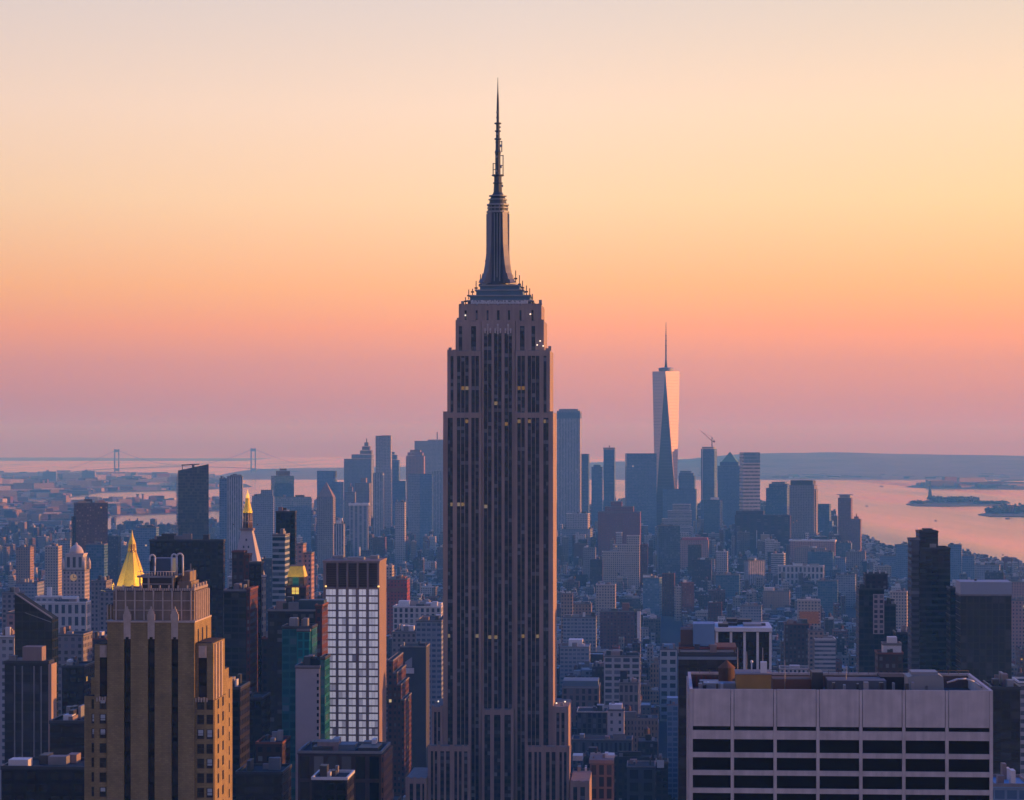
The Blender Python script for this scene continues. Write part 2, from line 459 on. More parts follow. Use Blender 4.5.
ridge('island_hills', [(240, 471), (290, 468.3), (340, 468), (430, 466), (540, 464.5), (620, 461.5), (690, 458.5), (735, 454.5), (780, 452.8), (840, 452), (900, 453.5), (960, 454.8), (1024, 455.5), (1180, 457)], 17450, 21500, 25000, M_hill, 9.0)
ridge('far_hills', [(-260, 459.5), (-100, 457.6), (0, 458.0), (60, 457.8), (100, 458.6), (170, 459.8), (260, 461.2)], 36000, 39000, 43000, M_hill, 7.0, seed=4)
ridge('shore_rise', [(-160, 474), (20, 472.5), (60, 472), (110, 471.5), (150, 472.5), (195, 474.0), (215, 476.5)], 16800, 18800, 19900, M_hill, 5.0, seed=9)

# ------------------------------------------------------------------ towers
FOOT, RECTS, LMS = [], [], []
class Tower:
    def __init__(s, name, label, cat, l, r, D, depth=None, asp=0.8, phi=None, lm=None, group=None):
        pxc = (l + r) / 2.0; az = math.atan((pxc - CX) / F)
        S = (r - l) * D / F
        if phi is None: rz = -A; ph = A - az
        else: ph = radians(phi); rz = -(ph + az)
        s.D = D
        if depth is not None:       # l..r is the front face at distance D
            s.w = S / cos(ph) ; s.d = depth
            cx, cyy = gx(pxc, D), D
            cx += sin(-rz) * depth / 2; cyy += cos(rz) * depth / 2
            s.yf = -depth / 2
        else:                       # l..r is the whole outline
            s.w = S / (cos(ph) + asp * abs(sin(ph))); s.d = s.w * asp
            cx, cyy = gx(pxc, D), D; s.yf = -s.d / 2
        s.pxc = pxc; s.k = (s.w / (r - l))
        s.o = tag(empty(name, (cx, cyy, 2.0), rz), label, cat, group)
        s.corners = []
        for ux, uy in ((-1, -1), (1, -1), (1, 1), (-1, 1)):
            x, y = ux * s.w / 2, uy * s.d / 2
            s.corners.append((cx + x * cos(rz) - y * sin(rz), cyy + x * sin(rz) + y * cos(rz)))
        FOOT.append((name, s.corners)); s.lm = lm; s.l, s.r = l, r
        s.rect_done = False
    def x(s, px): return (px - s.pxc) * s.k
    def z(s, py): return gz(py, s.D) - 2.0
    def y(s, f): return s.yf + f * s.d
    def rect(s, l, r, top):
        RECTS.append((s.D, l, r, top))
        if not s.rect_done and s.lm: LMS.append((s.lm, (l + r) / 2, top, s.D, r - l)); s.rect_done = True
    def block(s, mat, l, r, top, bottom=None, y0=0.0, y1=1.0, name='wall', bay=3.6, flo=3.7, roof=M_roof, coping=None, parapet=True):
        zt = s.z(top); zb = 0.0 if bottom is None else s.z(bottom)
        x0, x1, a, b = s.x(l), s.x(r), s.y(y0), s.y(y1)
        m = MB(); m.box(x0, x1, a, b, zb, zt, bay=bay, flo=flo)
        w = m.build(name, mat, s.o)
        if roof:
            q = MB(); e = 0.25; t = 0.35
            q.box(x0 - e, x1 + e, a - e, b + e, zt + 0.01, zt + 0.35)
            if parapet:
                h = zt + 1.25; p0 = zt + 0.352
                c = MB()
                c.box(x0 - e, x1 + e, a - e, a + t, p0, h); c.box(x0 - e, x1 + e, b - t, b + e, p0, h)
                c.box(x0 - e, x0 + t, a + t, b - t, p0, h); c.box(x1 - t, x1 + e, a + t, b - t, p0, h)
                c.build('parapet', coping or mat_plain(mat), s.o)
            q.build('roof', roof, s.o)
            if s.D < 5300 and y0 <= 0.3 and x1 - x0 > 7 and bottom is None:
                rr = random.Random(int(l * 31 + top * 7))
                for _ in range(rr.randint(3, 6)):
                    fw, fd = rr.uniform(.05, .26) * (x1 - x0), min(rr.uniform(.1, .4) * (b - a), 8); fx_, fy_ = rr.uniform(x0 + 1, x1 - 1 - fw), rr.uniform(a + 1.0, max(a + 1.1, b - 1 - fd))
                    u = MB(); u.box(fx_, fx_ + fw, fy_, fy_ + fd, zt + .36, zt + rr.uniform(1.6, 4.6) + .4); u.build('roof_unit', rr.choice((M_greym, M_darkm, M_palem, M_roofg, M_darkm, M_limed)), s.o)
        s.rect(l, r, top)
        return w
def mat_plain(m): return COPING.get(m.name, M_roofg)
COPING = {}
for nm, c in (('pale_grid_wall', M_white), ('white_arcade_wall', M_white), ('cream_brick_wall', M_conc), ('red_brick_wall', M_brick), ('brown_brick_wall', M_brick), ('black_box_wall', M_darkm),
              ('dark_curtain_wall', M_darkm), ('black_banded_wall', M_darkm), ('teal_curtain_wall', M_darkm), ('dark_purple_brick_wall', M_darkm), ('pale_banded_wall', M_white)):
    COPING[nm] = c

def T(name, label, cat, l, r, top, D, mat, tiers=(), lm=None, **k):
    """a table-driven building: main block, then tiers (part, l, r, top, bottom, y0, y1, material)"""
    kw = {a: k.pop(a) for a in ('bay', 'flo', 'roof', 'coping', 'parapet') if a in k}
    t = Tower(name, label, cat, l, r, D, lm=lm, **k)
    t.block(mat, l, r, top, **kw)
    for q in tiers:
        pn, tl, tr, tt, tb, y0, y1, tm = q
        if pn in ('wall',):
            t.block(tm, tl, tr, tt, tb, y0, y1, 'wall', **kw)
        else:
            m = MB(); m.box(t.x(tl), t.x(tr), t.y(y0), t.y(y1), t.z(tb) + 0.02, t.z(tt)); m.build(pn, tm, t.o); t.rect(tl, tr, tt)
    return t
def fins(t, mat, pxs, top, bottom, w=0.6, proud=0.35, name='fin'):
    for px in pxs:
        m = MB(); m.box(t.x(px) - w / 2, t.x(px) + w / 2, t.yf - proud, t.yf - 0.01, t.z(bottom), t.z(top)); m.build(name, mat, t.o)

# ------------------------------------------------------------------ the tall limestone tower
def needle(m, x, y, pts, mi=0, seg=8):
    m.lathe([(r, z) for r, z in pts], seg, x, y, mi)

def spire_tower():
    D = 1350.0
    t = Tower('skyscraper', 'tall stepped limestone skyscraper with a tapering spire, highest building in view', 'skyscraper', 443, 553, D, depth=45.0, lm='the tall spired stone skyscraper')
    o = t.o; X = t.x; Z = t.z; yf = t.yf
    strip = W('window_strip_wall', (0.026, 0.019, 0.02), (0.007, 0.008, 0.012), fx=0.9, fy=0.52, lit=0.26, bright=0.18, wrough=0.6, litstr=0.15, rows=True)
    sidew = M_lime
    def tier(l, r, top, bottom, y0, y1, strips, cap=True, flo=3.75, arches=False):
        """stone core, window strips set 0.45 m behind the stone piers"""
        zt, zb = Z(top), (0.0 if bottom is None else Z(bottom))
        c = MB(); c.box(X(l), X(r), yf + y0 + 0.5, yf + y1, zb, zt, bay=2.4, flo=flo)
        c.build('wall', sidew, o)
        inset = 0.0
        p = MB(); edges = [l] + [e for s in strips for e in s] + [r]
        tops = zt - 2.6
        for i in range(0, len(edges), 2):
            a, b = edges[i], edges[i + 1]
            if b - a > 0.05: p.box(X(a), X(b), yf + y0, yf + y0 + 0.498, zb, zt + (0.9 if b - a > 2 else 0.0))
        for a, b in strips:
            p.box(X(a), X(b), yf + y0 + 0.05, yf + y0 + 0.497, tops, zt - 0.01)
        p.build('stone_piers', M_lime, o)
        for a, b in strips:
            s = MB(3); s.box(X(a), X(b), yf + y0 + 0.36, yf + y0 + 0.494, zb + 0.1, tops - 0.02, bay=1.75 if b - a < 5 else 1.7, flo=flo)
            s.build('window_strip', strip, o)
        if cap:
            q = MB(); q.box(X(l) + 0.2, X(r) - 0.2, yf + y0 + 0.52, yf + y1 - 0.2, zt + 0.01, zt + 0.4); q.build('roof', M_roofg, o)
        t.rect(l, r, top)
    LW = [(447.6, 452.7), (456.8, 460.3), (460.9, 464.4), (465.0, 468.4), (471.3, 474.7), (475.3, 478.7)]
    RW = [(517.3, 520.7), (521.3, 524.7), (527.6, 531.0), (531.6, 535.1), (535.7, 539.2), (543.3, 548.4)]
    CW = [(483.6, 487.1), (487.6, 491.2), (493.7, 497.2), (497.7, 501.2), (504.2, 507.7), (508.2, 511.6)]
    # main shaft
    tier(443, 481, 413, None, 0.0, 45, LW)
    tier(515, 553, 413, None, 0.0, 45, RW)
    tier(481.05, 514.95, 326, None, 2.6, 42, CW, cap=False)
    # shoulders
    tier(447, 480.6, 351, 413.3, 1.0, 43, [(450.3, 453.2)] + LW[1:])
    tier(515.4, 549.8, 351, 413.3, 1.0, 43, RW[:-1] + [(543.4, 546.3)])
    # upper block either side of the centre, then the crown storeys
    tier(455, 480.6, 321, 351.3, 3.2, 41, [(458.2, 461.6), (470.6, 475.6)])
    tier(515.4, 543.5, 321, 351.3, 3.2, 41, [(519.6, 524.2), (531.2, 534.8)])
    tier(458, 541, 305, 321.3, 4.4, 39.5, [(464, 466), (475, 477), (486, 488), (496.5, 499), (507.5, 509.5), (519, 521), (531, 533)], flo=9)
    tier(481.05, 514.95, 321.4, 325.9, 3.0, 40, [], cap=False)
    # crown-shaped light stone caps over the three centre bays
    for px in (487.4, 497.5, 507.8):
        m = MB()
        for dx, zz0, zz1 in ((-2.6, 333, 328), (0, 334, 323.5), (2.6, 333, 328)):
            m.prism([(X(px + dx - 0.8), yf + 2.1), (X(px + dx + 0.8), yf + 2.1), (X(px + dx + 0.8), yf + 2.58), (X(px + dx - 0.8), yf + 2.58)], Z(zz0), [Z(zz1 + 2), Z(zz1 + 2), Z(zz1), Z(zz1)])
        m.build('stone_crown', plain('pale_carved_limestone', (0.56, 0.46, 0.39), 0.85), o)
    # lower setbacks
    tier(432, 442.9, 707, None, -3.0, 40, [(434.4, 437.0), (438.2, 440.6)])
    tier(553.1, 568.5, 707, None, -3.0, 40, [(556.5, 559.5), (561.5, 564.6)])
    tier(429, 471.5, 745, None, -8.0, -3.1, [(432, 434.4), (436.0, 438.4), (441.5, 445.2), (447.2, 451), (455.5, 458.3), (460, 462.8), (465.2, 468.6)])
    tier(526, 570, 745, None, -8.0, -3.1, [(529, 532.4), (535, 537.6), (539.4, 542), (546.5, 550.2), (552.2, 556), (560, 562.4), (564.4, 567)])
    tier(482, 514, 709.5, None, -3.0, 2.0, [(484.8, 490.6), (494.3, 500.9), (504.7, 511.2)], flo=3.75)
    # arched heads over the three centre bays
    for px, hw in ((487.7, 2.9), (497.6, 3.3), (507.95, 3.25)):
        m = MB(); n = 8; pts = []
        for k in range(n + 1):
            a = pi * k / n; pts.append((X(px - hw * cos(a)), Z(716.5) + hw * t.k * 1.7 * sin(a)))
        for k in range(n):
            (xa, za), (xb, zb) = pts[k], pts[k + 1]
            m.face([(xa, yf - 3.06, za), (xb, yf - 3.06, zb), (xb, yf - 3.06, Z(709.6)), (xa, yf - 3.06, Z(709.6))])
            m.face([(xa, yf - 2.6, za), (xb, yf - 2.6, zb), (xb, yf - 3.06, zb), (xa, yf - 3.06, za)])
        m.build('arch_head', M_lime, o)
    # shallow low wings at the foot
    tier(408, 428.5, 776, None, -14, 30, [(412, 415.5), (418.5, 422.5), (424.6, 426.6)])
    tier(571, 590, 778, None, -14, 30, [(574, 578), (581, 585.5)])
    # parapet of the deck, floodlights, then stepped metal base of the mast
    c = MB()
    for px in range(459, 541, 3): c.box(X(px), X(px + 1.6), yf + 4.4, yf + 5.0, Z(305) + 0.42, Z(303.2))
    c.build('deck_parapet', M_limed, o)
    lamp = lamp_mat('floodlight_glow', (1.0, 0.86, 0.66), 1.2)
    for px, py, dy in ((465, 315, 3.6), (530, 314, 3.6), (438.5, 701.5, 0), (556.5, 702.5, 0), (565, 701, 0), (540, 341, 2), (537, 345, 2), (543, 346, 2)):
        m = MB(); m.lathe([(0.0, -0.4), (0.35, -0.3), (0.42, 0), (0.3, 0.35), (0, 0.4)], 8)
        q = m.build('floodlight', lamp, o); q.location = (X(px), yf + dy + 0.2 - 1.5, Z(py))
    for (l, r, a, b, y0, y1, mt) in ((466.5, 530.5, 304.6, 299, 8.5, 35.5, 0), (468.5, 528.5, 299, 293.8, 10, 34, 1), (474.5, 521.5, 293.8, 288, 12, 32, 1), (478, 518, 288, 283.0, 14, 30, 1)):
        m = MB(); m.box(X(l), X(r), yf + y0, yf + y1, Z(a) + (0.45 if a > 304 else 0.012), Z(b)); m.build('mast_base', [plain('slate_steel', (0.07, 0.08, 0.10), 0.5, 0.2), plain('blue_steel', (0.06, 0.14, 0.23), 0.4, 0.2)][mt], o)
        e = MB(); e.box(X(l) - 0.7, X(r) + 0.7, yf + y0 - 0.7, yf + y1 + 0.7, Z(b) - 0.75, Z(b) - 0.06); e.build('ledge', M_greym, o)
    cw = MB()
    for i in range(46):
        px = 470 + i * 1.25; cw.box(X(px), X(px) + 0.5, yf + 6.2, yf + 6.6, Z(304.6) + 0.42, Z(304.6) + RND.uniform(1.8, 3.0))
    cw.build('deck_railing_posts', M_white, o)
    mx, my = (497.6 - t.pxc) * (D + 22) / F - 22 * sin(A) , yf + 22
    Z = lambda py: gz(py, D + 22) - 2.0
    steel = plain('mast_steel', (0.17, 0.165, 0.20), 0.5, 0.3, dirt=0.25)
    core = MB(); core.lathe([(7.5, Z(289)), (6.6, Z(283)), (5.4, Z(262)), (4.9, Z(245)), (4.6, Z(212)), (4.6, Z(205))], 20, mx, my); core.build('mast_shaft', M_darkm, o)
    for ang in (pi / 4, 3 * pi / 4, 5 * pi / 4, 7 * pi / 4):
        w = MB(); prof = [(283.6, 12.6), (280, 11.6), (279.9, 10.7), (274, 9.7), (273.9, 9.0), (266, 8.0), (257, 7.2), (245, 6.5), (228, 6.2), (211, 6.0)]
        dx, dy = cos(ang), sin(ang); tx, ty = -dy, dx; th = 1.8
        ring = []
        for py, rr in prof:
            z = Z(py); ring.append([(mx + dx * q + tx * h, my + dy * q + ty * h, z) for q, h in ((3.0, -th), (rr, -th), (rr, th), (3.0, th))])
        for p, q in zip(ring, ring[1:]):
            for k in range(4):
                l = (k + 1) % 4; w.face([p[k], p[l], q[l], q[k]])
        w.face(ring[0][::-1]); w.face(ring[-1]); w.build('mast_wing', steel, o)
    for ang in (0, pi / 2, pi, 3 * pi / 2):
        w = MB(); dx, dy = cos(ang), sin(ang); tx, ty = -dy, dx
        for h in (-1.5, 0.0, 1.5):
            w.prism([(mx + dx * q + tx * (h + e), my + dy * q + ty * (h + e)) for q, e in ((4.4, -0.22), (6.3, -0.22), (6.3, 0.22), (4.4, 0.22))], Z(282), Z(214))
        w.build('mast_mullions', M_greym, o)
    cap = MB(); cap.lathe([(5.0, Z(212)), (4.9, Z(204)), (4.4, Z(199)), (3.2, Z(195)), (2.5, Z(192.5))], 20, mx, my, smooth=False)
    cap.build('mast_cap', M_darkm, o)
    cap = MB()
    for rr, a_, b_ in ((6.3, 213, 211.4), (5.9, 208.6, 207.6), (6.1, 205.6, 204.2), (5.2, 200.2, 199.2), (4.9, 196.6, 195.4)): cap.lathe([(rr, Z(a_)), (rr, Z(b_))], 20, mx, my, smooth=False)
    for q in range(14):
        aa = 2 * pi * q / 14; cap.tube((mx + 5.5 * cos(aa), my + 5.5 * sin(aa), Z(211.4)), (mx + 5.5 * cos(aa), my + 5.5 * sin(aa), Z(205.6)), .22, 4)
    cap.build('cap_rings', M_greym, o)
    an = MB()
    pr = [(2.4, 192.4), (2.2, 184), (2.7, 183.6), (2.7, 182.6), (2.1, 182.2), (2.1, 176.5), (3.4, 176), (3.4, 174.8), (1.5, 174.4), (1.45, 155), (1.75, 152), (1.3, 150), (1.25, 140), (1.9, 139.6), (1.9, 138.4), (1.1, 138), (1.1, 132), (1.7, 131.6), (1.7, 130.6), (1.0, 130.2), (1.0, 124.4), (1.9, 124), (1.9, 122.8), (0.75, 122.4), (0.7, 108), (0.55, 98), (0.35, 92), (0.22, 84), (0.12, 77.5)]
    an.lathe([(r, Z(y)) for r, y in pr], 10, mx, my, smooth=False); an.build('antenna', M_darkm, o)
    eq = MB()
    for q, (py, hh) in enumerate(((187, 2.2), (180, 3), (172, 2), (168, 3), (163, 2.4), (158, 2), (147, 2.4), (143, 2), (135, 2), (128, 1.6), (118, 1.2), (113, 1.0))):
        aa = q * 2.1; rr = 2.4 if py > 176 else (1.6 if py > 139 else 1.0)
        eq.box(mx + rr * cos(aa) - .55, mx + rr * cos(aa) + .55, my + rr * sin(aa) - .4, my + rr * sin(aa) + .4, Z(py), Z(py - hh))
    eq.build('antenna_panels', M_greym, o)
    for sx, za, zb in ((2.9, 176, 155), (-2.6, 176, 163), (2.2, 152, 141)):
        f = MB(); f.tube((mx + sx, my, Z(za)), (mx + sx, my, Z(zb)), 0.28); f.tube((mx, my, Z(zb + 0.6)), (mx + sx, my, Z(zb + 0.6)), 0.2); f.tube((mx, my, Z((za + zb) / 2)), (mx + sx, my, Z((za + zb) / 2)), 0.2)
        f.build('antenna_bracket', M_darkm, o)
    Z = t.z
    wa = MB()
    for px, a, b, dy in ((467, 298, 288, 12), (470.5, 294, 287, 14), (474, 290, 279, 15), (478, 286, 272, 18), (484, 262, 246, 20), (517.5, 286, 273, 18), (521, 290, 279, 15), (525, 294, 284, 14), (528.5, 298, 287, 12), (513.5, 280, 268, 20), (531.5, 304, 293, 10), (464, 304, 296, 10)):
        wa.tube((X(px), yf + dy, Z(a)), (X(px), yf + dy, Z(b)), 0.26); wa.box(X(px) - 0.9, X(px) + 0.9, yf + dy - 0.3, yf + dy + 0.3, Z(a - 3), Z(a - 4.5))
    wa.build('whip_antennas', M_darkm, o)
    w2 = MB()
    for px, py, y in ((447.5, 351, 6), (449, 351, 20), (541, 351, 5), (544, 351, 16), (547.5, 351, 8), (455.5, 321, 9), (460, 305, 7), (538, 305, 9), (434, 707, 3), (560, 707, 4)):
        w2.box(X(px), X(px) + 1.6, yf + y, yf + y + 1.6, Z(py) + 0.42, Z(py) + RND.uniform(1.4, 3.4))
    w2.build('rooftop_plant', M_greym, o)
spire_tower()

# ------------------------------------------------------------------ tan art deco tower, lower left
def deco_tower():
    D = 600.0
    t = Tower('deco_tower', 'tan brick art deco tower with three long dark window slots, lower left corner', 'skyscraper', 84, 213, D, depth=36.0, lm='the tan art deco tower')
    o = t.o; X = t.x; Z = t.z; yf = t.yf
    tan = NT('tan_brick')
    br = tan.n('ShaderNodeTexBrick'); br.inputs['Scale'].default_value = 1.0; br.inputs['Brick Width'].default_value = 0.9; br.inputs['Row Height'].default_value = 0.45; br.inputs['Mortar Size'].default_value = 0.03
    br.inputs['Color1'].default_value = (0.34, 0.25, 0.11, 1); br.inputs['Color2'].default_value = (0.26, 0.185, 0.08, 1); br.inputs['Mortar'].default_value = (0.20, 0.145, 0.07, 1)
    uvm = tan.n('ShaderNodeUVMap'); mp = tan.n('ShaderNodeMapping'); mp.inputs['Scale'].default_value = (1, 1, 1)
    tan.t.links.new(uvm.outputs[0], mp.inputs[0]); tan.t.links.new(mp.outputs[0], br.inputs['Vector'])
    g = tan.math('MULTIPLY', tan.math('MULTIPLY_ADD', tan.noise(0.25, 5), 0.8, 0.6), tan.math('MULTIPLY_ADD', tan.noise(0.5, 4, (1, 1, 0.04)), 0.7, 0.65))
    wd = tan.n('ShaderNodeVectorMath', operation='SCALE'); tan.put(br.outputs[0], wd.inputs[0]); tan.put(g, wd.inputs['Scale'])
    tan.set('Base Color', wd.outputs[0]); tan.set('Roughness', 0.9)
    tanm = tan.m; COPING['tan_brick'] = tanm
    stone = plain('carved_stone', (0.52, 0.43, 0.35), 0.9, dirt=0.3, scale=0.8, streaks=True)
    crown = plain('crown_brick', (0.25, 0.195, 0.14), 0.9, dirt=0.4, scale=0.5, streaks=True)
    dark = facade('slot_window', (0.012, 0.012, 0.014), (0.008, 0.009, 0.012), fx=0.85, fy=0.7, lit=0.0, bright=0.02, dirt=0.2)
    def blk(l, r, top, y0, y1, mat=tanm, bottom=None, name='wall', roof=True, holes=()):
        zt = Z(top); zb = 0 if bottom is None else Z(bottom)
        m = MB(); m.box(X(l), X(r), yf + y0, yf + y1, zb, zt, bay=1.0, flo=1.0); m.build(name, mat, o)
        if roof:
            q = MB(); q.box(X(l) + 0.4, X(r) - 0.4, yf + y0 + 0.4, yf + y1 - 0.4, zt + 0.01, zt + 0.2); q.build('roof', M_roof, o)
        t.rect(l, r, top)
    # main shaft front built as four brick piers with recessed slots between them
    blk(107.5, 194, 622.5, 0.9, 22)
    segs = [107.5, 124.2, 130.8, 147.8, 154.6, 171.2, 177.8, 194]
    m = MB()
    for i in range(0, 8, 2): m.box(X(segs[i]), X(segs[i + 1]), yf, yf + 0.898, 0, Z(622.5), bay=1.0, flo=1.0)
    for a, b in ((segs[1], segs[2]), (segs[3], segs[4]), (segs[5], segs[6])):
        m.box(X(a), X(b), yf + 0.15, yf + 0.897, Z(636), Z(622.5), bay=1, flo=1)
    m.build('brick_piers', tanm, o)
    for a, b in ((segs[1], segs[2]), (segs[3], segs[4]), (segs[5], segs[6])):
        s = MB(); s.box(X(a), X(b), yf + 0.80, yf + 0.895, 0.1, Z(636.1), bay=1.6, flo=3.6); s.build('window_strip', dark, o)
        c = (a + b) / 2; f = MB()
        # pale carved finial over each slot, stepped to a point
        for hw, y0, y1, d in ((3.4, 637, 620, 0.25), (3.9, 620, 614, 0.35), (3.0, 614, 611.5, 0.35), (1.7, 611.5, 609, 0.3), (0.7, 609, 606.5, 0.25)):
            f.box(X(c - hw), X(c + hw), yf - d, yf + 0.148, Z(y0) + 0.01, Z(y1))
        f.box(X(c - 3.4), X(c - 1.6), yf - 0.25, yf + 0.148, Z(639), Z(637)); f.box(X(c + 1.6), X(c + 3.4), yf - 0.25, yf + 0.148, Z(639), Z(637))
        f.build('finial', stone, o)
    co = MB(); co.box(X(106.6), X(194.8), yf - 0.35, yf + 21.6, Z(622.5) + 0.01, Z(620.8)); co.build('cornice', stone, o)
    # crown storeys with pale ribs
    blk(112, 192.5, 592, 1.6, 20, crown, 620.7)
    for i in range(9):
        px = 115.2 + i * 9.25
        f = MB(); f.box(X(px) - 0.17, X(px) + 0.17, yf + 1.3, yf + 1.598, Z(620.6), Z(591)); f.build('rib', stone, o)
    h = MB(); h.box(X(112), X(192.5), yf + 1.42, yf + 1.596, Z(601.5), Z(600.6)); h.box(X(112), X(192.5), yf + 1.42, yf + 1.596, Z(611), Z(610.2)); h.build('string_course', stone, o)
    cr = MB()
    for i in range(36):
        px = 112 + i * 2.27; hh = 0.8 if i % 4 else 1.5
        cr.box(X(px), X(px + 1.4), yf + 1.6, yf + 2.1, Z(592) + 0.22, Z(592) + hh)
    for i in range(14):
        y = yf + 2.3 + i * 1.27
        cr.box(X(192.5) - 0.5, X(192.5), y, y + 0.75, Z(592) + 0.22, Z(592) + (0.9 if i % 3 else 1.7))
    cr.build('cresting', stone, o)
    # ornate right flank of the crown: ribs and slots that catch the sun
    for i in range(7):
        y = yf + 2.6 + i * 2.7
        f = MB(); f.box(X(192.5) + 0.002, X(192.5) + 0.4, y, y + 0.8, Z(620.6), Z(592.5)); f.build('rib', stone, o)
    for i in range(3):
        y = yf + 4.0 + i * 5.6
        f = MB(); f.box(X(194) + 0.002, X(194) + 0.03, y, y + 1.5, Z(700), Z(630)); f.build('window_strip', dark, o)
    blk(102.5, 111.8, 607, 5, 19, tanm, 622.4)
    for i in range(3):
        f = MB(); f.box(X(103 + i * 3.3), X(104.2 + i * 3.3), yf + 4.7, yf + 4.998, Z(622), Z(606)); f.build('rib', stone, o)
    for y, z0, z1 in ((4.2, 690, 651), (8.2, 690, 651), (12.2, 690, 651)):
        f = MB(); f.box(X(211.5) + 0.002, X(211.5) + 0.04, yf + y, yf + y + 1.3, Z(z0), Z(z1)); f.build('window_strip', dark, o)
        f = MB(); f.box(X(211.5) + 0.002, X(211.5) + 0.35, yf + y - 1.2, yf + y - 0.3, Z(700), Z(644.5)); f.build('rib', stone, o)
    # shoulders
    blk(94, 107.4, 645, 1.2, 17); blk(194.1, 211.5, 643.5, 1.2, 17)
    blk(200, 208.5, 677, 17.1, 27); blk(200, 205.8, 690, 27.1, 36)
    blk(84, 93.9, 697, 1.0, 17); blk(94.0, 107.45, 697.5, 0.6, 1.15, roof=False); blk(88.5, 93.9, 679, 3, 16, bottom=697)
    blk(194.05, 212.5, 700, 0.6, 1.15, roof=False)
    blk(211.6, 213, 700.5, 1.3, 17, roof=False)
    for a, b in ((99.3, 106.2), (197.3, 205.2)):
        s = MB(); s.box(X(a), X(b), yf + 1.08, yf + 1.196, Z(697.3), Z(658), bay=1.6, flo=3.6); s.build('window_strip', dark, o)
        f = MB(); f.box(X(a), X(b), yf + 0.95, yf + 1.19, Z(657.9), Z(646)); f.box(X(a) + 0.3, X(b) - 0.3, yf + 0.8, yf + 0.948, Z(655), Z(647.5)); f.build('finial', stone, o)
        zz = MB()
        for k in range(5):
            px = a - 3 + k * 2.7; zz.box(X(px), X(px + 1.4), yf + 0.4, yf + 0.598, Z(702), Z(698 - (k % 2)))
        zz.build('cresting', stone, o)
    # sash windows
    glass = facade('sash_glass', (0.02, 0.02, 0.022), (0.016, 0.018, 0.022), fx=1.02, fy=1.02, lit=0.0, bright=0.02, dirt=0.2)
    blind = plain('window_blind', (0.42, 0.47, 0.50), 0.5, dirt=0.1)
    fr = plain('bronze_frame', (0.03, 0.026, 0.024), 0.6)
    pos = []
    for r_ in range(8):
        cy_ = 704.5 + r_ * 14.65
        for a, b in ((91.2, 97.0), (99.6, 106.0), (196.3, 203.0), (205.4, 211.8)):
            pos.append((a, b, cy_))
    for a, b, cy_ in pos:
        yw = yf + (1.0 if a < 94 or b > 212.4 else 0.6)
        w = MB(); x0, x1, z0, z1 = X(a), X(b), Z(cy_ + 4.6), Z(cy_ - 4.6)
        w.box(x0, x1, yw - 0.03, yw - 0.002, z0, z1, bay=1, flo=1)
        ob = w.build('window', glass, o)
        f = MB()
        f.box(x0, x1, yw - 0.12, yw - 0.032, z0 - 0.12, z0 + 0.1); f.box(x0, x1, yw - 0.10, yw - 0.032, z1 - 0.1, z1)
        f.box(x0, x0 + 0.1, yw - 0.10, yw - 0.033, z0 + 0.1, z1 - 0.1); f.box(x1 - 0.1, x1, yw - 0.10, yw - 0.033, z0 + 0.1, z1 - 0.1)
        f.box(x0 + 0.1, x1 - 0.1, yw - 0.09, yw - 0.034, (z0 + z1) / 2 - 0.06, (z0 + z1) / 2 + 0.06)
        f.build('frame', fr, ob)
        if RND.random() < 0.38 or abs(cy_ - 733.8) < 1.5:
            k = RND.uniform(0.35, 0.8); q = MB(); q.box(x0 + 0.22, x1 - 0.22, yw - 0.05, yw - 0.031, z1 - 0.15 - (z1 - z0) * k, z1 - 0.15); q.build('blind', blind, ob)
    for r_ in range(8):
        cy_ = 706 + r_ * 15
        for (px, y, hgt) in ((213, 5.0, 1), (213, 11.5, 1), (205.8, 30.0, 1)):
            if px < 215 or True:
                w = MB(); w.box(X(px) + 0.002, X(px) + 0.04, yf + y, yf + y + 1.9, Z(cy_ + 4.6), Z(cy_ - 4.6)); w.build('window', glass, o)
    # rooftop plant: frame of pale girders, blue tank housing, curled vent pipes
    R0 = Z(592) + 0.22
    p = MB(); p.box(X(138), X(170), yf + 5, yf + 14, R0, Z(579), bay=2, flo=3); p.build('penthouse', M_darkm, o)
    g = MB()
    g.box(X(134), X(172), yf + 3.6, yf + 4.1, Z(578.4), Z(576.6)); g.box(X(134), X(172), yf + 14.2, yf + 14.7, Z(578.4), Z(576.6)); g.box(X(134), X(134) + 0.4, yf + 4.1, yf + 14.2, Z(578.4), Z(576.6)); g.box(X(172) - 0.4, X(172), yf + 4.1, yf + 14.2, Z(578.4), Z(576.6))
    for px in (136, 144.5, 168.5): g.box(X(px), X(px) + 0.35, yf + 3.7, yf + 4.05, R0, Z(578.4))
    g.box(X(136), X(170), yf + 3.72, yf + 4.0, Z(585.4), Z(584.4))
    g.build('girder_frame', M_greym, o)
    b = MB(); b.box(X(147.5), X(167.5), yf + 6, yf + 12, Z(576.5), Z(559.5)); b.build('tank_housing', plain('slate_blue_panel', (0.06, 0.11, 0.17), 0.6), o)
    k = MB()
    for cxp, hw in ((147.8, 2.6), (169.5, 2.4), (175.2, 3.0)):
        zt = Z(557.5 if cxp > 150 else 558.5); r = hw * t.k
        pts = [(X(cxp) - r, Z(576.5))] + [(X(cxp) - r * cos(pi * q / 6), zt + r * sin(pi * q / 6)) for q in range(7)] + ([(X(cxp) + r, zt - 2.0)] if cxp < 172 else [(X(cxp) + r, Z(577))])
        if cxp < 150: pts = pts[1:]; pts = [(X(cxp) - r, zt - 0.9)] + pts; pts.append((X(cxp) + r * 0.9, Z(576)))
        for (xa, za), (xb, zb) in zip(pts, pts[1:]): k.tube((xa, yf + 5.4, za), (xb, yf + 5.4, zb), 0.22, 8)
    k.build('vent_pipes', M_palem, o)
    rl = MB()
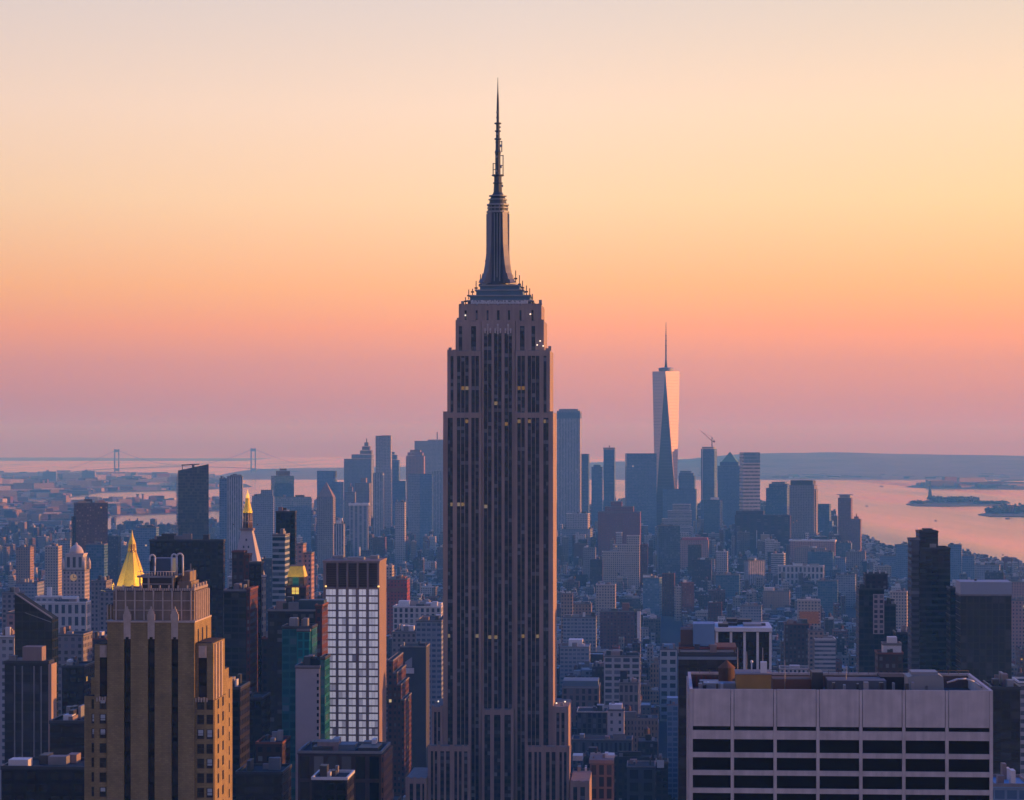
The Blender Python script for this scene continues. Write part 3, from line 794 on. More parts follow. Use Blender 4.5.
    for i in range(14): px = 134.5 + i * 2.85; rl.tube((X(px), yf + 3.8, Z(576.6)), (X(px), yf + 3.8, Z(572.3)), 0.05, 5)
    rl.tube((X(134.5), yf + 3.8, Z(572.3)), (X(172), yf + 3.8, Z(572.3)), 0.06, 5)
    rl.build('railing', M_palem, o)
    n = MB(); n.box(X(172.5), X(186), yf + 6, yf + 16, R0, Z(583)); n.box(X(176), X(184), yf + 7, yf + 15, Z(583) + 0.01, Z(573)); n.build('stair_bulkhead', crown, o)
    w = MB(); w.tube((X(186.5), yf + 8, R0), (X(186.5), yf + 8, Z(570)), 0.09); w.tube((X(181), yf + 12, R0), (X(181), yf + 12, Z(566)), 0.08); w.build('whip_antennas', M_greym, o)
deco_tower()

# ------------------------------------------------------------------ concrete office block, lower right
def concrete_block():
    D = 523.0
    t = Tower('office_block', 'pale concrete office block with black ribbon windows and cluttered sunken roof, lower right', 'office block', 690.5, 991, D, depth=40.0, lm='the pale concrete office block')
    o = t.o; X = t.x; Z = t.z; yf = t.yf; zt = Z(692.2)
    L, R = 690.5, 991
    m = MB(); m.box(X(L), X(R), yf + 0.9, yf + 39.1, 0, zt - 3.0); m.build('core', M_darkm, o)
    piers = [691.9, 733, 775.6, 818.1, 860.7, 903.2, 945.8, 989.4]
    fl = MB()
    # fluted left flank and right flank and rear wall
    fl.box(X(L), X(L) + 0.5, yf + 0.6, yf + 39.5, 0, zt); fl.box(X(R) - 0.5, X(R), yf + 0.6, yf + 39.5, 0, zt); fl.box(X(L) + 0.5, X(R) - 0.5, yf + 39.1, yf + 39.6, 0, zt - 0.01)
    for i in range(30): fl.box(X(L) - 0.35, X(L) - 0.002, yf + 1 + i * 1.28, yf + 1.6 + i * 1.28, 0, zt - 0.4)
    fl.build('side_wall', M_conc, o)
    pr = M_conc
    for px in piers:
        p = MB(); p.box(X(px) - 0.34, X(px) + 0.34, yf - 0.12, yf + 0.55, 0, Z(727.4)); p.build('pier', pr, o)
    pm = MB()
    for a, b in zip(piers, piers[1:]):
        g = 0.36 + 0.06
        pm.box(X(a) + g, X(b) - g, yf, yf + 0.55, Z(727), zt + 0.5)
        pm.box(X(b) - 0.30, X(b) + 0.30, yf + 0.02, yf + 0.55, Z(727.4) + 0.002, zt + 0.45) if b < 985 else None
    pm.box(X(L), X(piers[0]) + 0.36, yf, yf + 0.55, Z(727.4) + 0.002, zt + 0.5); pm.box(X(piers[-1]) - 0.36, X(R), yf, yf + 0.55, Z(727.4) + 0.002, zt + 0.5)
    pm.build('blank_panels', M_conc, o)
    rows = [(731.2, 740.0)] + [(753.3 + 17.9 * i, 758.3 + 17.9 * i) for i in range(8)]
    for a, b in zip(piers, piers[1:]):
        for (u, v) in rows:
            s = MB(); s.box(X(a) + 0.345, X(b) - 0.345, yf + 0.02, yf + 0.6, Z(v), Z(u)); s.build('spandrel', M_conc, o)
        for (t0, t1) in [(727.2, 731)] + [(740.1 + 17.9 * i, 753.2 + 17.9 * i) for i in range(8)]:
            w = MB(); w.box(X(a) + 0.345, X(b) - 0.345, yf + 0.62, yf + 0.85, Z(t1) + 0.01, Z(t0) - 0.01); w.build('window', M_glassk, o)
    # sunken roof and parapet
    q = MB(); q.box(X(L) + 0.51, X(R) - 0.51, yf + 0.56, yf + 39.09, zt - 3.0 + 0.01, zt - 2.7); q.build('roof', plain('ballast_roof', (0.075, 0.065, 0.062), 0.95, dirt=0.5, scale=0.5), o)
    pc = MB(); pc.box(X(L) - 0.05, X(L) + 0.62, yf + 0.6, yf + 39.6, zt + 0.01, zt + 0.5); pc.box(X(R) - 0.62, X(R) + 0.05, yf + 0.6, yf + 39.6, zt + 0.01, zt + 0.5); pc.box(X(L) + 0.63, X(R) - 0.63, yf + 38.9, yf + 39.6, zt + 0.01, zt + 0.5)
    pc.build('coping', M_conc, o)
    inn = MB(); inn.box(X(L) + 0.52, X(R) - 0.52, yf + 38.4, yf + 38.88, zt - 2.69, zt - 0.1); inn.box(X(L) + 0.52, X(L) + 0.7, yf + 1, yf + 38.3, zt - 2.69, zt - 0.1); inn.build('parapet_lining', plain('rust_stained_brick', (0.15, 0.09, 0.07), 0.9, dirt=0.4, scale=0.6), o)
    rb = MB()
    for i in range(9): rb.box(X(694 + i * 5), X(694 + i * 5) + 0.35, yf + 37.9, yf + 38.38, zt - 2.69, zt - 0.3)
    rb.build('parapet_buttress', M_brick, o)
    rz = zt - 2.69
    yel = plain('ochre_brick', (0.32, 0.20, 0.06), 0.9, dirt=0.3, scale=0.4)
    d = 12.0
    s = (D + d) / D
    def XX(px, dep): return X(t.pxc + (px - t.pxc)) * 1.0 + 0.0 if dep is None else ((px - CX) * (D + dep) / F - gx(t.pxc, D)) - sin(A) * dep
    def ZZ(py, dep): return gz(py, D + dep) - 2.0
    def bx(n, mat, l, r, top, d0, d1, z0=None):
        m = MB(); m.box(XX(l, d0), XX(r, d0), yf + d0, yf + d1, rz if z0 is None else z0, ZZ(top, d0)); return m.build(n, mat, o)
    bx('penthouse', yel, 737, 771.5, 675.4, 8, 18); bx('penthouse_roof', M_roofg, 736, 772.5, 674.2, 7.8, 18.2, ZZ(675.4, 8) + 0.02)
    bx('plant_room', plain('rust_panel', (0.22, 0.10, 0.06), 0.85, dirt=0.4), 773, 812, 679.5, 26, 33); bx('plant_room', M_darkm, 812, 823, 672.5, 24, 31)
    bx('plant_room', plain('dull_grey_panel', (0.13, 0.13, 0.14), 0.8, dirt=0.4), 828, 886, 680.5, 18, 27); bx('plant_room', M_roof, 880, 906, 676.5, 24, 33)
    hv = MB(); ya, yb = 12, 20
    n = 12; pts = [(906.5, 687), (907.5, 677), (912, 675.2), (938, 674.2), (942.5, 676.5), (943.5, 687)]
    P = [(XX(px, ya), ZZ(py, ya)) for px, py in pts]; P[0] = (P[0][0], rz); P[-1] = (P[-1][0], rz)
    for i in range(len(P) - 1):
        (xa, za), (xb, zb) = P[i], P[i + 1]; hv.face([(xb, yf + ya, zb), (xa, yf + ya, za), (xa, yf + yb, za), (xb, yf + yb, zb)])
    hv.face([(x, yf + ya, z) for x, z in P][::-1]); hv.face([(x, yf + yb, z) for x, z in P])
    hv.build('air_handler', plain('pale_galvanised', (0.24, 0.27, 0.29), 0.5, 0.2), o)
    bx('air_handler_cap', M_greym, 911, 937, 671.5, 13, 19, ZZ(674.4, 13))
    bx('duct', plain('grey_duct', (0.33, 0.35, 0.37), 0.5, 0.2), 704, 736, 684, 14, 19); bx('duct', M_greym, 700, 727, 681.5, 24, 27)
    for i in range(8):
        l = 699 + i * 4.4; bx('roof_unit', [M_greym, M_darkm, M_palem][i % 3], l, l + RND.uniform(1.8, 3.6), RND.uniform(683, 686), 8 + (i % 4) * 4, 10.5 + (i % 4) * 4)
    for i in range(9):
        l = 830 + i * 12 + RND.uniform(-3, 3); bx('roof_unit', [M_darkm, M_greym][i % 2], l, l + RND.uniform(2, 6), RND.uniform(682, 686), 6 + (i % 3) * 3, 8 + (i % 3) * 3)
    # curved track rail at the right end
    rt = MB()
    pp = [(946, 682), (956, 678.5), (965, 678), (973, 681), (981, 687)]
    for (a, b), (c, e) in zip(pp, pp[1:]): rt.tube((XX(a, 14), yf + 14, ZZ(b, 14)), (XX(c, 14), yf + 14, ZZ(e, 14)), 0.22)
    rt.build('track_rail', M_palem, o)
    # wooden water tank with a conical roof
    dep = 22; cx_, cyy = XX(727, dep), yf + dep; r = 8.2 * (D + dep) / F
    wt_ = MB(); wt_.lathe([(r, ZZ(686, dep)), (r, ZZ(668, dep))], 18, cx_, cyy, smooth=False); wb = wt_.build('water_tank', M_wood, o)
    cn = MB(); cn.lathe([(r * 1.08, ZZ(668, dep)), (r * 0.55, ZZ(664.2, dep)), (0.05, ZZ(660.3, dep))], 18, cx_, cyy, smooth=False); cn.build('tank_roof', plain('tank_roof_boards', (0.16, 0.075, 0.035), 0.9), wb)
    lg = MB()
    for a in range(4): lg.tube((cx_ + r * .7 * cos(a * pi / 2 + .7), cyy + r * .7 * sin(a * pi / 2 + .7), rz), (cx_ + r * .7 * cos(a * pi / 2 + .7), cyy + r * .7 * sin(a * pi / 2 + .7), ZZ(686, dep)), 0.2)
    lg.build('tank_legs', M_darkm, wb)
    # mast with round antenna, white dish box on the penthouse
    zt2 = ZZ(674.2, 8)
    a = MB(); a.tube((XX(752, 11), yf + 11, zt2), (XX(752, 11), yf + 11, ZZ(662.5, 11)), 0.14); a.lathe([(0.0, ZZ(664, 11)), (0.25, ZZ(663.5, 11)), (0.32, ZZ(662, 11)), (0.2, ZZ(660.8, 11)), (0, ZZ(660.5, 11))], 10, XX(752, 11), yf + 11); a.build('antenna', M_white, o)
    bx('dish_box', M_white, 761, 767.3, 662.5, 10, 12, zt2)
    for px, top in ((738, 648), (747, 652), (763, 648), (785, 660), (846, 664)):
        w = MB(); w.tube((XX(px, 20), yf + 20, rz), (XX(px, 20), yf + 20, ZZ(top, 20)), 0.08, 5); w.build('whip_antenna', M_greym, o)
    rr = MB(); rr.tube((XX(700, 38), yf + 38.2, zt + 1.2), (XX(968, 38), yf + 38.2, zt + 1.2), 0.05, 5)
    for i in range(28): px = 700 + i * 9.9; rr.tube((XX(px, 38), yf + 38.2, zt + 0.4), (XX(px, 38), yf + 38.2, zt + 1.2), 0.05, 5)
    rr.build('railing', M_darkm, o)
    t.rect(L, R, 690); t.rect(686, 971, 672)
concrete_block()

# ------------------------------------------------------------------ slab with bright windows
def white_slab():
    D = 1220.0
    t = Tower('office_tower', 'office slab with rows of bright white windows and a dark brown louvred crown', 'skyscraper', 324, 379, D, depth=31.0, lm='the slab with bright white windows')
    o = t.o; X = t.x; Z = t.z; yf = t.yf
    wall = plain('mauve_stone', (0.28, 0.205, 0.185), 0.9, dirt=0.2, streaks=True); side = wall
    m = MB(); m.box(X(324), X(378.4), yf + 0.3, yf + 30.6, 0, Z(587.5)); m.build('wall', wall, o)
    s = MB(); s.box(X(378.4) + 0.002, X(379.2), yf + 0.1, yf + 31, 0, Z(563), bay=2.4); s.build('side_wall', side, o)
    s = MB(); s.box(X(323.2), X(324) - 0.002, yf + 0.1, yf + 31, 0, Z(563), bay=2.4); s.build('side_wall', side, o)
    # crown: dark louvre recess behind five pale piers, tapering outward to the top
    c = MB(); c.box(X(324.02), X(378.38), yf + 3.5, yf + 29, Z(587.5) + 0.01, Z(562)); c.build('crown_recess', plain('brown_louvre', (0.10, 0.058, 0.042), 0.8), o)
    for px in (324.9, 337.2, 347.2, 357.5, 367.6, 377.9):
        p = MB(); p.box(X(px) - 0.45, X(px) + 0.45, yf + 0.02, yf + 3.49, Z(588.5), Z(562)); p.build('crown_pier', wall, o)
    lv = MB()
    for i in range(14):
        z = Z(587) + i * 0.87; lv.box(X(325.3), X(377.5), yf + 3.0, yf + 3.49, z, z + 0.3)
    lv.build('louvres', plain('brown_louvre_blade', (0.20, 0.12, 0.09), 0.7), o)
    e = MB(); e.box(X(322.6), X(379.8), yf - 0.2, yf + 31.2, Z(563) + 0.02, Z(560.6)); e.build('roof_slab', side, o)
    r = MB()
    for a, b, h, y in ((333, 340, 556.5, 20), (345, 362, 558, 12), (366, 374, 557, 25), (327, 331, 558, 32)): r.box(X(a), X(b), yf + y * .65, yf + y * .65 + 6, Z(560.6) + 0.01, Z(h))
    r.build('roof_plant', M_greym, o)
    a = MB(); a.tube((X(354.5), yf + 20, Z(558)), (X(354.5), yf + 20, Z(548.5)), 0.45); a.build('chimney_flue', M_white, o)
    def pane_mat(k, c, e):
        p = NT('blind_pane_added_glow' if k == 0 else 'blind_pane_added_glow_%d' % k); p.set('Roughness', 0.35)
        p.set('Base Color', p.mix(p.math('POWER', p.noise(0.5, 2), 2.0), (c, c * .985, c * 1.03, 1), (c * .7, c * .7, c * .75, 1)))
        p.set('Emission Color', (0.86, 0.84, 1.0, 1)); p.set('Emission Strength', e); return p.m  # added glow stands in for bright sky reflected by the panes
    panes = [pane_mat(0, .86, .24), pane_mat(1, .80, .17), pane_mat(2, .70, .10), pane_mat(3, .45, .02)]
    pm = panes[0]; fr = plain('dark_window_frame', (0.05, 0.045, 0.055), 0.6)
    cols = [(325.8, 335.8, 3), (338.4, 345.8, 2), (348.6, 355.8, 2), (358.8, 366.0, 2), (368.8, 377.8, 3)]
    rest = MB(); n = 0
    for k in range(22):
        yc = 592.2 + k * 7.33
        for (l, rr, np_) in cols:
            x0, x1 = X(l), X(rr); z0, z1 = Z(yc + 2.9), Z(yc - 2.9); n += 1
            m = MB() if n <= 96 else rest
            st = (x1 - x0) / np_
            for q in range(np_):
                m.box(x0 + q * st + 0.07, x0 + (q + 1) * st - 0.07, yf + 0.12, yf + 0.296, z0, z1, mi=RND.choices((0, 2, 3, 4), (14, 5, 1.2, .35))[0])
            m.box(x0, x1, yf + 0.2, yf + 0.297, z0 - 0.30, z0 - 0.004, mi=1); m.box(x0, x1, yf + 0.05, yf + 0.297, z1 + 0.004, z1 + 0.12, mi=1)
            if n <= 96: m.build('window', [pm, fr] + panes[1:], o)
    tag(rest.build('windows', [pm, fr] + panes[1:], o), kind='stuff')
    fl = MB()
    for k in range(23): z = Z(588.6 + k * 7.33); fl.box(X(325), X(378.2), yf + 0.1, yf + 0.297, z - 0.25, z + 0.25)
    fl.build('floor_bands', wall, o)
    gl = lamp_mat('crown_lamp', (1.0, 0.62, 0.2), 1.6)
    for px in (326, 378.6):
        m = MB(); m.box(X(px) - 0.4, X(px) + 0.4, yf - 0.5, yf - 0.15, Z(587), Z(585.6)); m.build('floodlight', gl, o)
    t.rect(324, 379, 560)
white_slab()
# ------------------------------------------------------------------ one tall glass tower with eight triangular facets
def facet_tower():
    D = 6300.0; k = D / F
    t = Tower('glass_skyscraper', 'faceted glass skyscraper narrowing in long triangles with a needle mast, beside the bay', 'skyscraper', 655.5, 676.5, D, asp=1.0, phi=0.5, lm='the faceted glass skyscraper')
    o = t.o
    zb, zt = t.z(512), t.z(371.5)
    b = 21 * k / 2; r = 13.6 * k
    g = NT('facet_glass_lit_tone'); g.set('Metallic', 0.05); g.set('Roughness', 0.45)
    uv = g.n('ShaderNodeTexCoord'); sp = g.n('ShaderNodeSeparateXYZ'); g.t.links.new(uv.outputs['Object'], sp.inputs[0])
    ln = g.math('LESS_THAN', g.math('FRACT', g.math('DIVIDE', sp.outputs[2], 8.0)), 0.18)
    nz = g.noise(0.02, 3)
    g.set('Base Color', g.mix(g.math('MULTIPLY', ln, 0.5), g.mix(nz, (0.60, 0.44, 0.40, 1), (0.72, 0.55, 0.50, 1)), (0.25, 0.27, 0.32, 1)))  # warm copy of the glass, sunset light put into its colour
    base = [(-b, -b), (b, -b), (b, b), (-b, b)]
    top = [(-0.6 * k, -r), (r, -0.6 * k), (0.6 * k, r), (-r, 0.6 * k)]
    dk = NT('facet_glass_shade_tone'); dk.set('Metallic', 0.3); dk.set('Roughness', 0.25)
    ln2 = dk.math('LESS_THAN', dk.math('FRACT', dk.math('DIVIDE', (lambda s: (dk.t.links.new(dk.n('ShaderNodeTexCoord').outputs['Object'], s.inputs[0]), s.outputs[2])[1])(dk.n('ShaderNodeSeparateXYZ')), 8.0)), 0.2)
    dk.set('Base Color', dk.mix(ln2, (0.07, 0.11, 0.17, 1), (0.12, 0.17, 0.24, 1)))  # dark copy of the same glass, the shaded look put into its colour
    for i in range(4):
        j = (i + 1) % 4
        m = MB(); m.face([(*base[i], zb), (*base[j], zb), (*top[i], zt)]); m.build('upright_facet', dk.m, o)
        m = MB(); m.face([(*base[j], zb), (*top[j], zt), (*top[i], zt)]); m.build('inverted_facet', g.m, o)
    m = MB(); m.face([(*p, zt) for p in top]); m.build('roof', M_roofg, o)
    m = MB(); m.prism(base, 0, zb - 0.02, top=False); m.build('base', dk.m, o)
    m = MB(); m.lathe([(7.2 * k, zt + 1), (7.6 * k, t.z(368.5)), (7.2 * k, t.z(368)), (4.5 * k, t.z(367.5))], 20, smooth=False); m.build('mast_ring', M_greym, o)
    m = MB(); m.lathe([(1.5 * k, t.z(368)), (0.85 * k, t.z(360)), (0.7 * k, t.z(345)), (0.45 * k, t.z(335)), (0.2 * k, t.z(322))], 8); m.build('mast', M_darkm, o)
    m = MB()
    for y in (361, 356, 351, 346, 341, 336): m.lathe([(1.1 * k, t.z(y)), (1.1 * k, t.z(y - 0.7))], 8)
    m.build('mast_collars', M_darkm, o)
    t.rect(652, 679, 371)
facet_tower()

# ------------------------------------------------------------------ gilded pyramid, clock tower with gilded lantern, domed tower, gold mansard
def roof_lamp(name, loc, target, watts, parent, col=(1.0, 0.72, 0.30)):
    """a small housing with its own spot lamp, lighting a gilded roof"""
    l = bpy.data.lights.new(name, 'SPOT'); l.energy = watts; l.color = col; l.spot_size = radians(95); l.spot_blend = 0.8; l.shadow_soft_size = 0.5
    ob = bpy.data.objects.new(name, l); COL.objects.link(ob); ob.parent = parent; ob.location = loc
    ob.rotation_euler = (Vector(loc) - Vector(target)).to_track_quat('Z', 'Y').to_euler()
    m = MB(); m.box(-.5, .5, -.5, .5, -1.6, -.8); h = m.build('lamp_housing', M_darkm, parent); h.location = loc

def gilded_pyramid():
    D = 1900.0; t = Tower('pyramid_tower', 'office tower whose roof is a steep gold pyramid with an open lantern', 'tower', 100, 152, D, depth=40, lm='the gold pyramid roof'); o = t.o; X = t.x; Z = t.z
    t.block(W_stone, 100, 152, 592)
    cx, cyy, k = X(126.5), 0.0, t.k
    def oct_(n, prof, mat, rot=pi / 8, seg=8): m = MB(); m.lathe(prof, seg, cx, cyy, smooth=False, rot=rot); return m.build(n, mat, o)
    oct_('drum', [(15.5 * k, Z(591.5)), (15.5 * k, Z(587))], M_limed)
    oct_('pyramid_roof', [(15 * k, Z(587)), (4.2 * k, Z(553.5))], M_gold)
    rb = MB()
    for a in range(8):
        q = pi / 8 + a * pi / 4; rb.tube((cx + 15.1 * k * cos(q), cyy + 15.1 * k * sin(q), Z(587)), (cx + 4.2 * k * cos(q), cyy + 4.2 * k * sin(q), Z(553.5)), 0.35, 5)
    rb.build('hip_ribs', M_gold, o)
    dk = plain('lantern_bronze', (0.25, 0.11, 0.03), 0.5, 0.4)
    oct_('lantern', [(2.4 * k, Z(553.3)), (2.2 * k, Z(545.5))], dk)
    lp = MB()
    for a in range(8):
        q = pi / 8 + a * pi / 4; lp.tube((cx + 4.0 * k * cos(q), cyy + 4.0 * k * sin(q), Z(553.4)), (cx + 3.2 * k * cos(q), cyy + 3.2 * k * sin(q), Z(544.5)), 0.45, 5)
    lp.build('lantern_posts', M_gold, o)
    oct_('lantern_cap', [(3.9 * k, Z(545.2)), (3.4 * k, Z(543.6)), (1.2 * k, Z(537)), (0.2 * k, Z(531))], M_gold)
    for px in (112.5, 141.5):
        m = MB(); m.lathe([(1.3 * k, Z(591.4)), (1.3 * k, Z(587)), (0.1, Z(582.5))], 6, X(px), t.y(0.1), smooth=False); m.build('corner_pinnacle', M_gold, o)
    for dx, dy in ((-20, -22), (12, -26), (24, -10)): roof_lamp('floodlight', (cx + dx, dy, Z(590)), (cx, 0, Z(565)), 10000, o)
    t.rect(113, 140, 570)
gilded_pyramid()
def clock_tower():
    D = 1850.0; t = Tower('clock_tower', 'pale stone campanile with a steep pyramid roof and gilded lantern', 'tower', 228, 258, D, depth=23, lm='the campanile with gilded lantern'); o = t.o; X = t.x; Z = t.z; k = t.k
    m0 = plain('pale_marble', (0.50, 0.44, 0.42), 0.8, dirt=0.2, scale=0.2); t.block(W_pale, 228, 258, 578)
    cx, yc = X(245), 0
    def fr(n, w0, z0, w1, z1, mat): m = MB(); m.frustum((cx - w0 * k, cx + w0 * k, yc - w0 * k, yc + w0 * k, Z(z0) + .01), (cx - w1 * k, cx + w1 * k, yc - w1 * k, yc + w1 * k, Z(z1))); return m.build(n, mat, o)
    roof = fr('pyramid_roof', 15, 577, 5.2, 531, m0)
    for i, (py, xs) in enumerate(((540, (0,)), (547, (-2.4, 2.4)), (555, (-4.2, 0, 4.2)), (564, (-6, -2, 2, 6)))):
        for dx in xs:
            hw = 15 + (5.2 - 15) * (577 - py) / 46
            m = MB(); y = -(hw * k) - 0.5; m.prism([(cx + (dx - .7) * k, y), (cx + (dx + .7) * k, y), (cx + (dx + .7) * k, y + 2.2), (cx + (dx - .7) * k, y + 2.2)], Z(py + 1.3), Z(py - 1.0)); m.build('dormer', M_darkm, roof)
    m = MB(); m.box(cx - 6.4 * k, cx + 6.4 * k, -6.4 * k, 6.4 * k, Z(531) + .01, Z(528.6)); m.build('balcony', M_limed, o)
    bz = plain('bronze_colonnade', (0.13, 0.09, 0.08), 0.7)
    m = MB(); m.lathe([(3.0 * k, Z(528.5)), (3.0 * k, Z(513.5))], 12, cx, 0); m.build('lantern_drum', bz, o)
    c = MB()
    for a in range(10): q = a * pi / 5; c.tube((cx + 4.3 * k * cos(q), 4.3 * k * sin(q), Z(528.5)), (cx + 4.0 * k * cos(q), 4.0 * k * sin(q), Z(513.5)), 0.5, 6)
    c.build('columns', M_limed, o)
    m = MB(); m.lathe([(5.0 * k, Z(522.5)), (5.0 * k, Z(521.5))], 12, cx, 0, smooth=False); m.build('ring_cornice', M_limed, o)
    m = MB(); m.lathe([(4.8 * k, Z(513.4)), (4.8 * k, Z(511.8)), (3.9 * k, Z(509)), (2.6 * k, Z(503.5)), (2.2 * k, Z(501)), (2.3 * k, Z(498.6))], 12, cx, 0); m.build('gilded_cupola', M_gold, o)
    gl = lamp_mat('lantern_light', (1.0, 0.55, 0.12), 0.8)
    m = MB(); m.lathe([(1.9 * k, Z(498.5)), (1.7 * k, Z(495.5)), (0.6 * k, Z(493)), (0.1, Z(489.5))], 10, cx, 0); m.build('lit_lantern', gl, o)
    for dx, dy in ((-9, -9), (9, -9)): roof_lamp('floodlight', (cx + dx, dy, Z(523)), (cx, 0, Z(505)), 2500, o)
    t.rect(238, 252, 531)
clock_tower()

def domed_tower():
    D = 2350.0; t = Tower('domed_tower', 'pale stone tower with a rounded dome and a glowing clock, rising from a white block', 'tower', 63, 84.5, D, depth=20, lm='the pale domed clock tower'); o = t.o; X = t.x; Z = t.z; k = t.k
    st = W('pale_tower_wall', (0.50, 0.44, 0.42), (0.05, 0.05, 0.06), fx=0.45, fy=0.6, lit=0.0); m0 = plain('pale_tower_stone', (0.52, 0.46, 0.44), 0.85)
    t.block(st, 63, 84.5, 571); cx = X(73.8)
    m = MB(); m.box(cx - 8.6 * k, cx + 8.6 * k, -8.6 * k, 8.6 * k, Z(571) + 1.3, Z(555), bay=5, flo=16); m.build('belfry', W_arcade, o)
    m = MB(); m.box(cx - 9.2 * k, cx + 9.2 * k, -9.2 * k, 9.2 * k, Z(555) + .01, Z(553.6)); m.build('cornice', m0, o)
    for dx in (-1, 1):
        for dy in (-1, 1):
            m = MB(); m.lathe([(1.6 * k, Z(571) + 1.3), (1.6 * k, Z(563)), (0.3, Z(558.5))], 8, cx + dx * 10.3 * k, dy * 10.3 * k); m.build('corner_urn', m0, o)
    m = MB(); m.lathe([(7.4 * k, Z(553.5)), (6.9 * k, Z(551)), (5.4 * k, Z(548)), (3.2 * k, Z(546)), (1.6 * k, Z(545.2)), (1.3 * k, Z(543.5)), (0, Z(542.5))], 12, cx, 0); m.build('dome', m0, o)
    m = MB(); y = t.yf; q = [(X(73.5) + 3.4 * k * cos(a * pi / 10), y - 0.3, Z(577.5) + 3.4 * k * sin(a * pi / 10)) for a in range(20)]
    p = [(a, y - 0.02, c) for a, b, c in q]; m.face(q); m.face(p[::-1])
    for a in range(20): b = (a + 1) % 20; m.face([p[a], p[b], q[b], q[a]])
    m.build('clock_face', lamp_mat('clock_glow', (1.0, 0.6, 0.22), 0.10), o)
    h = MB(); h.box(X(73.5) - .25, X(73.5) + .25, y - .5, y - .32, Z(577.5), Z(575)); h.box(X(73.5), X(73.5) + 2.4, y - .5, y - .32, Z(577.5) - .25, Z(577.5) + .25); h.build('clock_hands', M_darkm, o)
    t.rect(66, 84, 546)
domed_tower()

def mansard_tower():
    D = 1500.0; t = Tower('mansard_tower', 'dark brick tower topped by a shiny gold mansard roof with a lit window below', 'tower', 285.5, 306, D, depth=13, lm='the gold mansard roof'); o = t.o; X = t.x; Z = t.z
    t.block(W_brown, 285.5, 306, 588); t.block(W_brown, 287.5, 304, 577, 587.9, 0.05, 0.95, roof=None)
    m = MB(); m.frustum((X(287), X(304.6), t.y(.02), t.y(.98), Z(577) + .02), (X(289.5), X(302.2), t.y(.2), t.y(.8), Z(566.5))); m.build('mansard_roof', M_gold, o)
    m = MB(); m.box(X(289.2), X(302.5), t.y(.19), t.y(.81), Z(566.5) + .01, Z(565.6)); m.build('roof_curb', M_limed, o)
    m = MB(); m.box(X(292), X(298.8), t.yf - .3, t.yf + .6, Z(594), Z(587.5)); w = m.build('lit_window', lamp_mat('gold_light', (1.0, 0.66, 0.10), 0.75), o)
    f = MB(); f.box(X(295.2), X(295.7), t.yf - .4, t.yf - .31, Z(594), Z(587.5)); f.box(X(292), X(298.8), t.yf - .42, t.yf - .405, Z(591) - .15, Z(591) + .15); f.build('glazing_bars', M_darkm, w)
    m = MB(); m.box(X(292.5), X(298.5), t.y(.05) - .35, t.y(.05) - .01, Z(586.5), Z(577.5)); m.build('window', W_teal, o)
    for dx in (-5, 4): roof_lamp('floodlight', (dx, t.yf - 5, Z(584)), (dx * .5, 0, Z(571)), 1100, o)
    t.rect(287, 304, 566)
mansard_tower()

def slanted_glass():
    D = 3200.0; t = Tower('glass_tower', 'dark blue glass tower with a slanted roofline and a window cleaning crane on top', 'skyscraper', 176.5, 208.5, D, asp=0.7, phi=-5, lm='the slanted dark glass tower'); o = t.o
    w, d = t.w / 2, t.d / 2
    g = W('dark_blue_glass_wall', (0.03, 0.05, 0.075), (0.008, 0.025, 0.045), fx=0.9, fy=0.78, lit=0.004, wrough=0.3, bright=0.06, grough=0.08)
    zA, zB = t.z(478), t.z(464)
    m = MB(); m.prism([(-w, -d), (w, -d), (w, d), (-w, d)], 0, [zA + (zB - zA) * 0.55, zB, zB - 8, zA], bay=3, flo=3.9); m.build('wall', g, o)
    m = MB(); x, y = w * 0.05, 0
    m.tube((x, y, t.z(473)), (x, y, t.z(465)), 1.6); m.tube((x - 15, y, t.z(465.2)), (x + 8, y, t.z(464.2)), 0.8); m.box(x - 3, x + 3, y - 2, y + 2, t.z(474), t.z(468)); m.tube((x - 14, y, t.z(465.2)), (x - 14, y, t.z(470)), .5)
    m.build('roof_crane', M_darkm, o); t.rect(176.5, 208.5, 470)
slanted_glass()

def dark_wedge():
    t = Tower('wedge_tower', 'dark green glass tower with a sloping chamfered roof, left edge of the city', 'tower', 15, 52, 1020.0, depth=10, lm='the dark sloping glass wedge'); o = t.o; X = t.x; Z = t.z
    g = W('green_black_glass_wall', (0.02, 0.026, 0.028), (0.008, 0.016, 0.018), fx=0.9, fy=0.8, lit=0.002, wrough=0.35, bright=0.02)
    m = MB(); m.prism([(X(15), t.y(0)), (X(52), t.y(0)), (X(52), t.y(1)), (X(15), t.y(1))], 0, [Z(594), Z(619), Z(619), Z(594)], bay=3, flo=3.8, mi=0, mt=1); m.build('wall', [g, plain('black_roof_glass', (.008, .01, .011), .6, spec=.1)], o)
    m = MB(); e = 0.5
    a, b = (X(15), Z(594)), (X(52), Z(619)); m.face([(a[0], t.yf - .4, a[1] + .02), (b[0], t.yf - .4, b[1] + .02), (b[0], t.yf - .4, b[1] + .6), (a[0], t.yf - .4, a[1] + .6)]); m.face([(a[0], t.yf - .4, a[1] + .6), (b[0], t.yf - .4, b[1] + .6), (b[0], t.yf + .5, b[1] + .6), (a[0], t.yf + .5, a[1] + .6)])
    m.face([(X(25), t.yf - .05, Z(613)), (X(51), t.yf - .05, Z(622.5)), (X(51), t.yf - .05, Z(621.7)), (X(25), t.yf - .05, Z(612.2))]); m.build('roof_edge_trim', M_greym, o)
    t.rect(15, 56, 606)
dark_wedge()

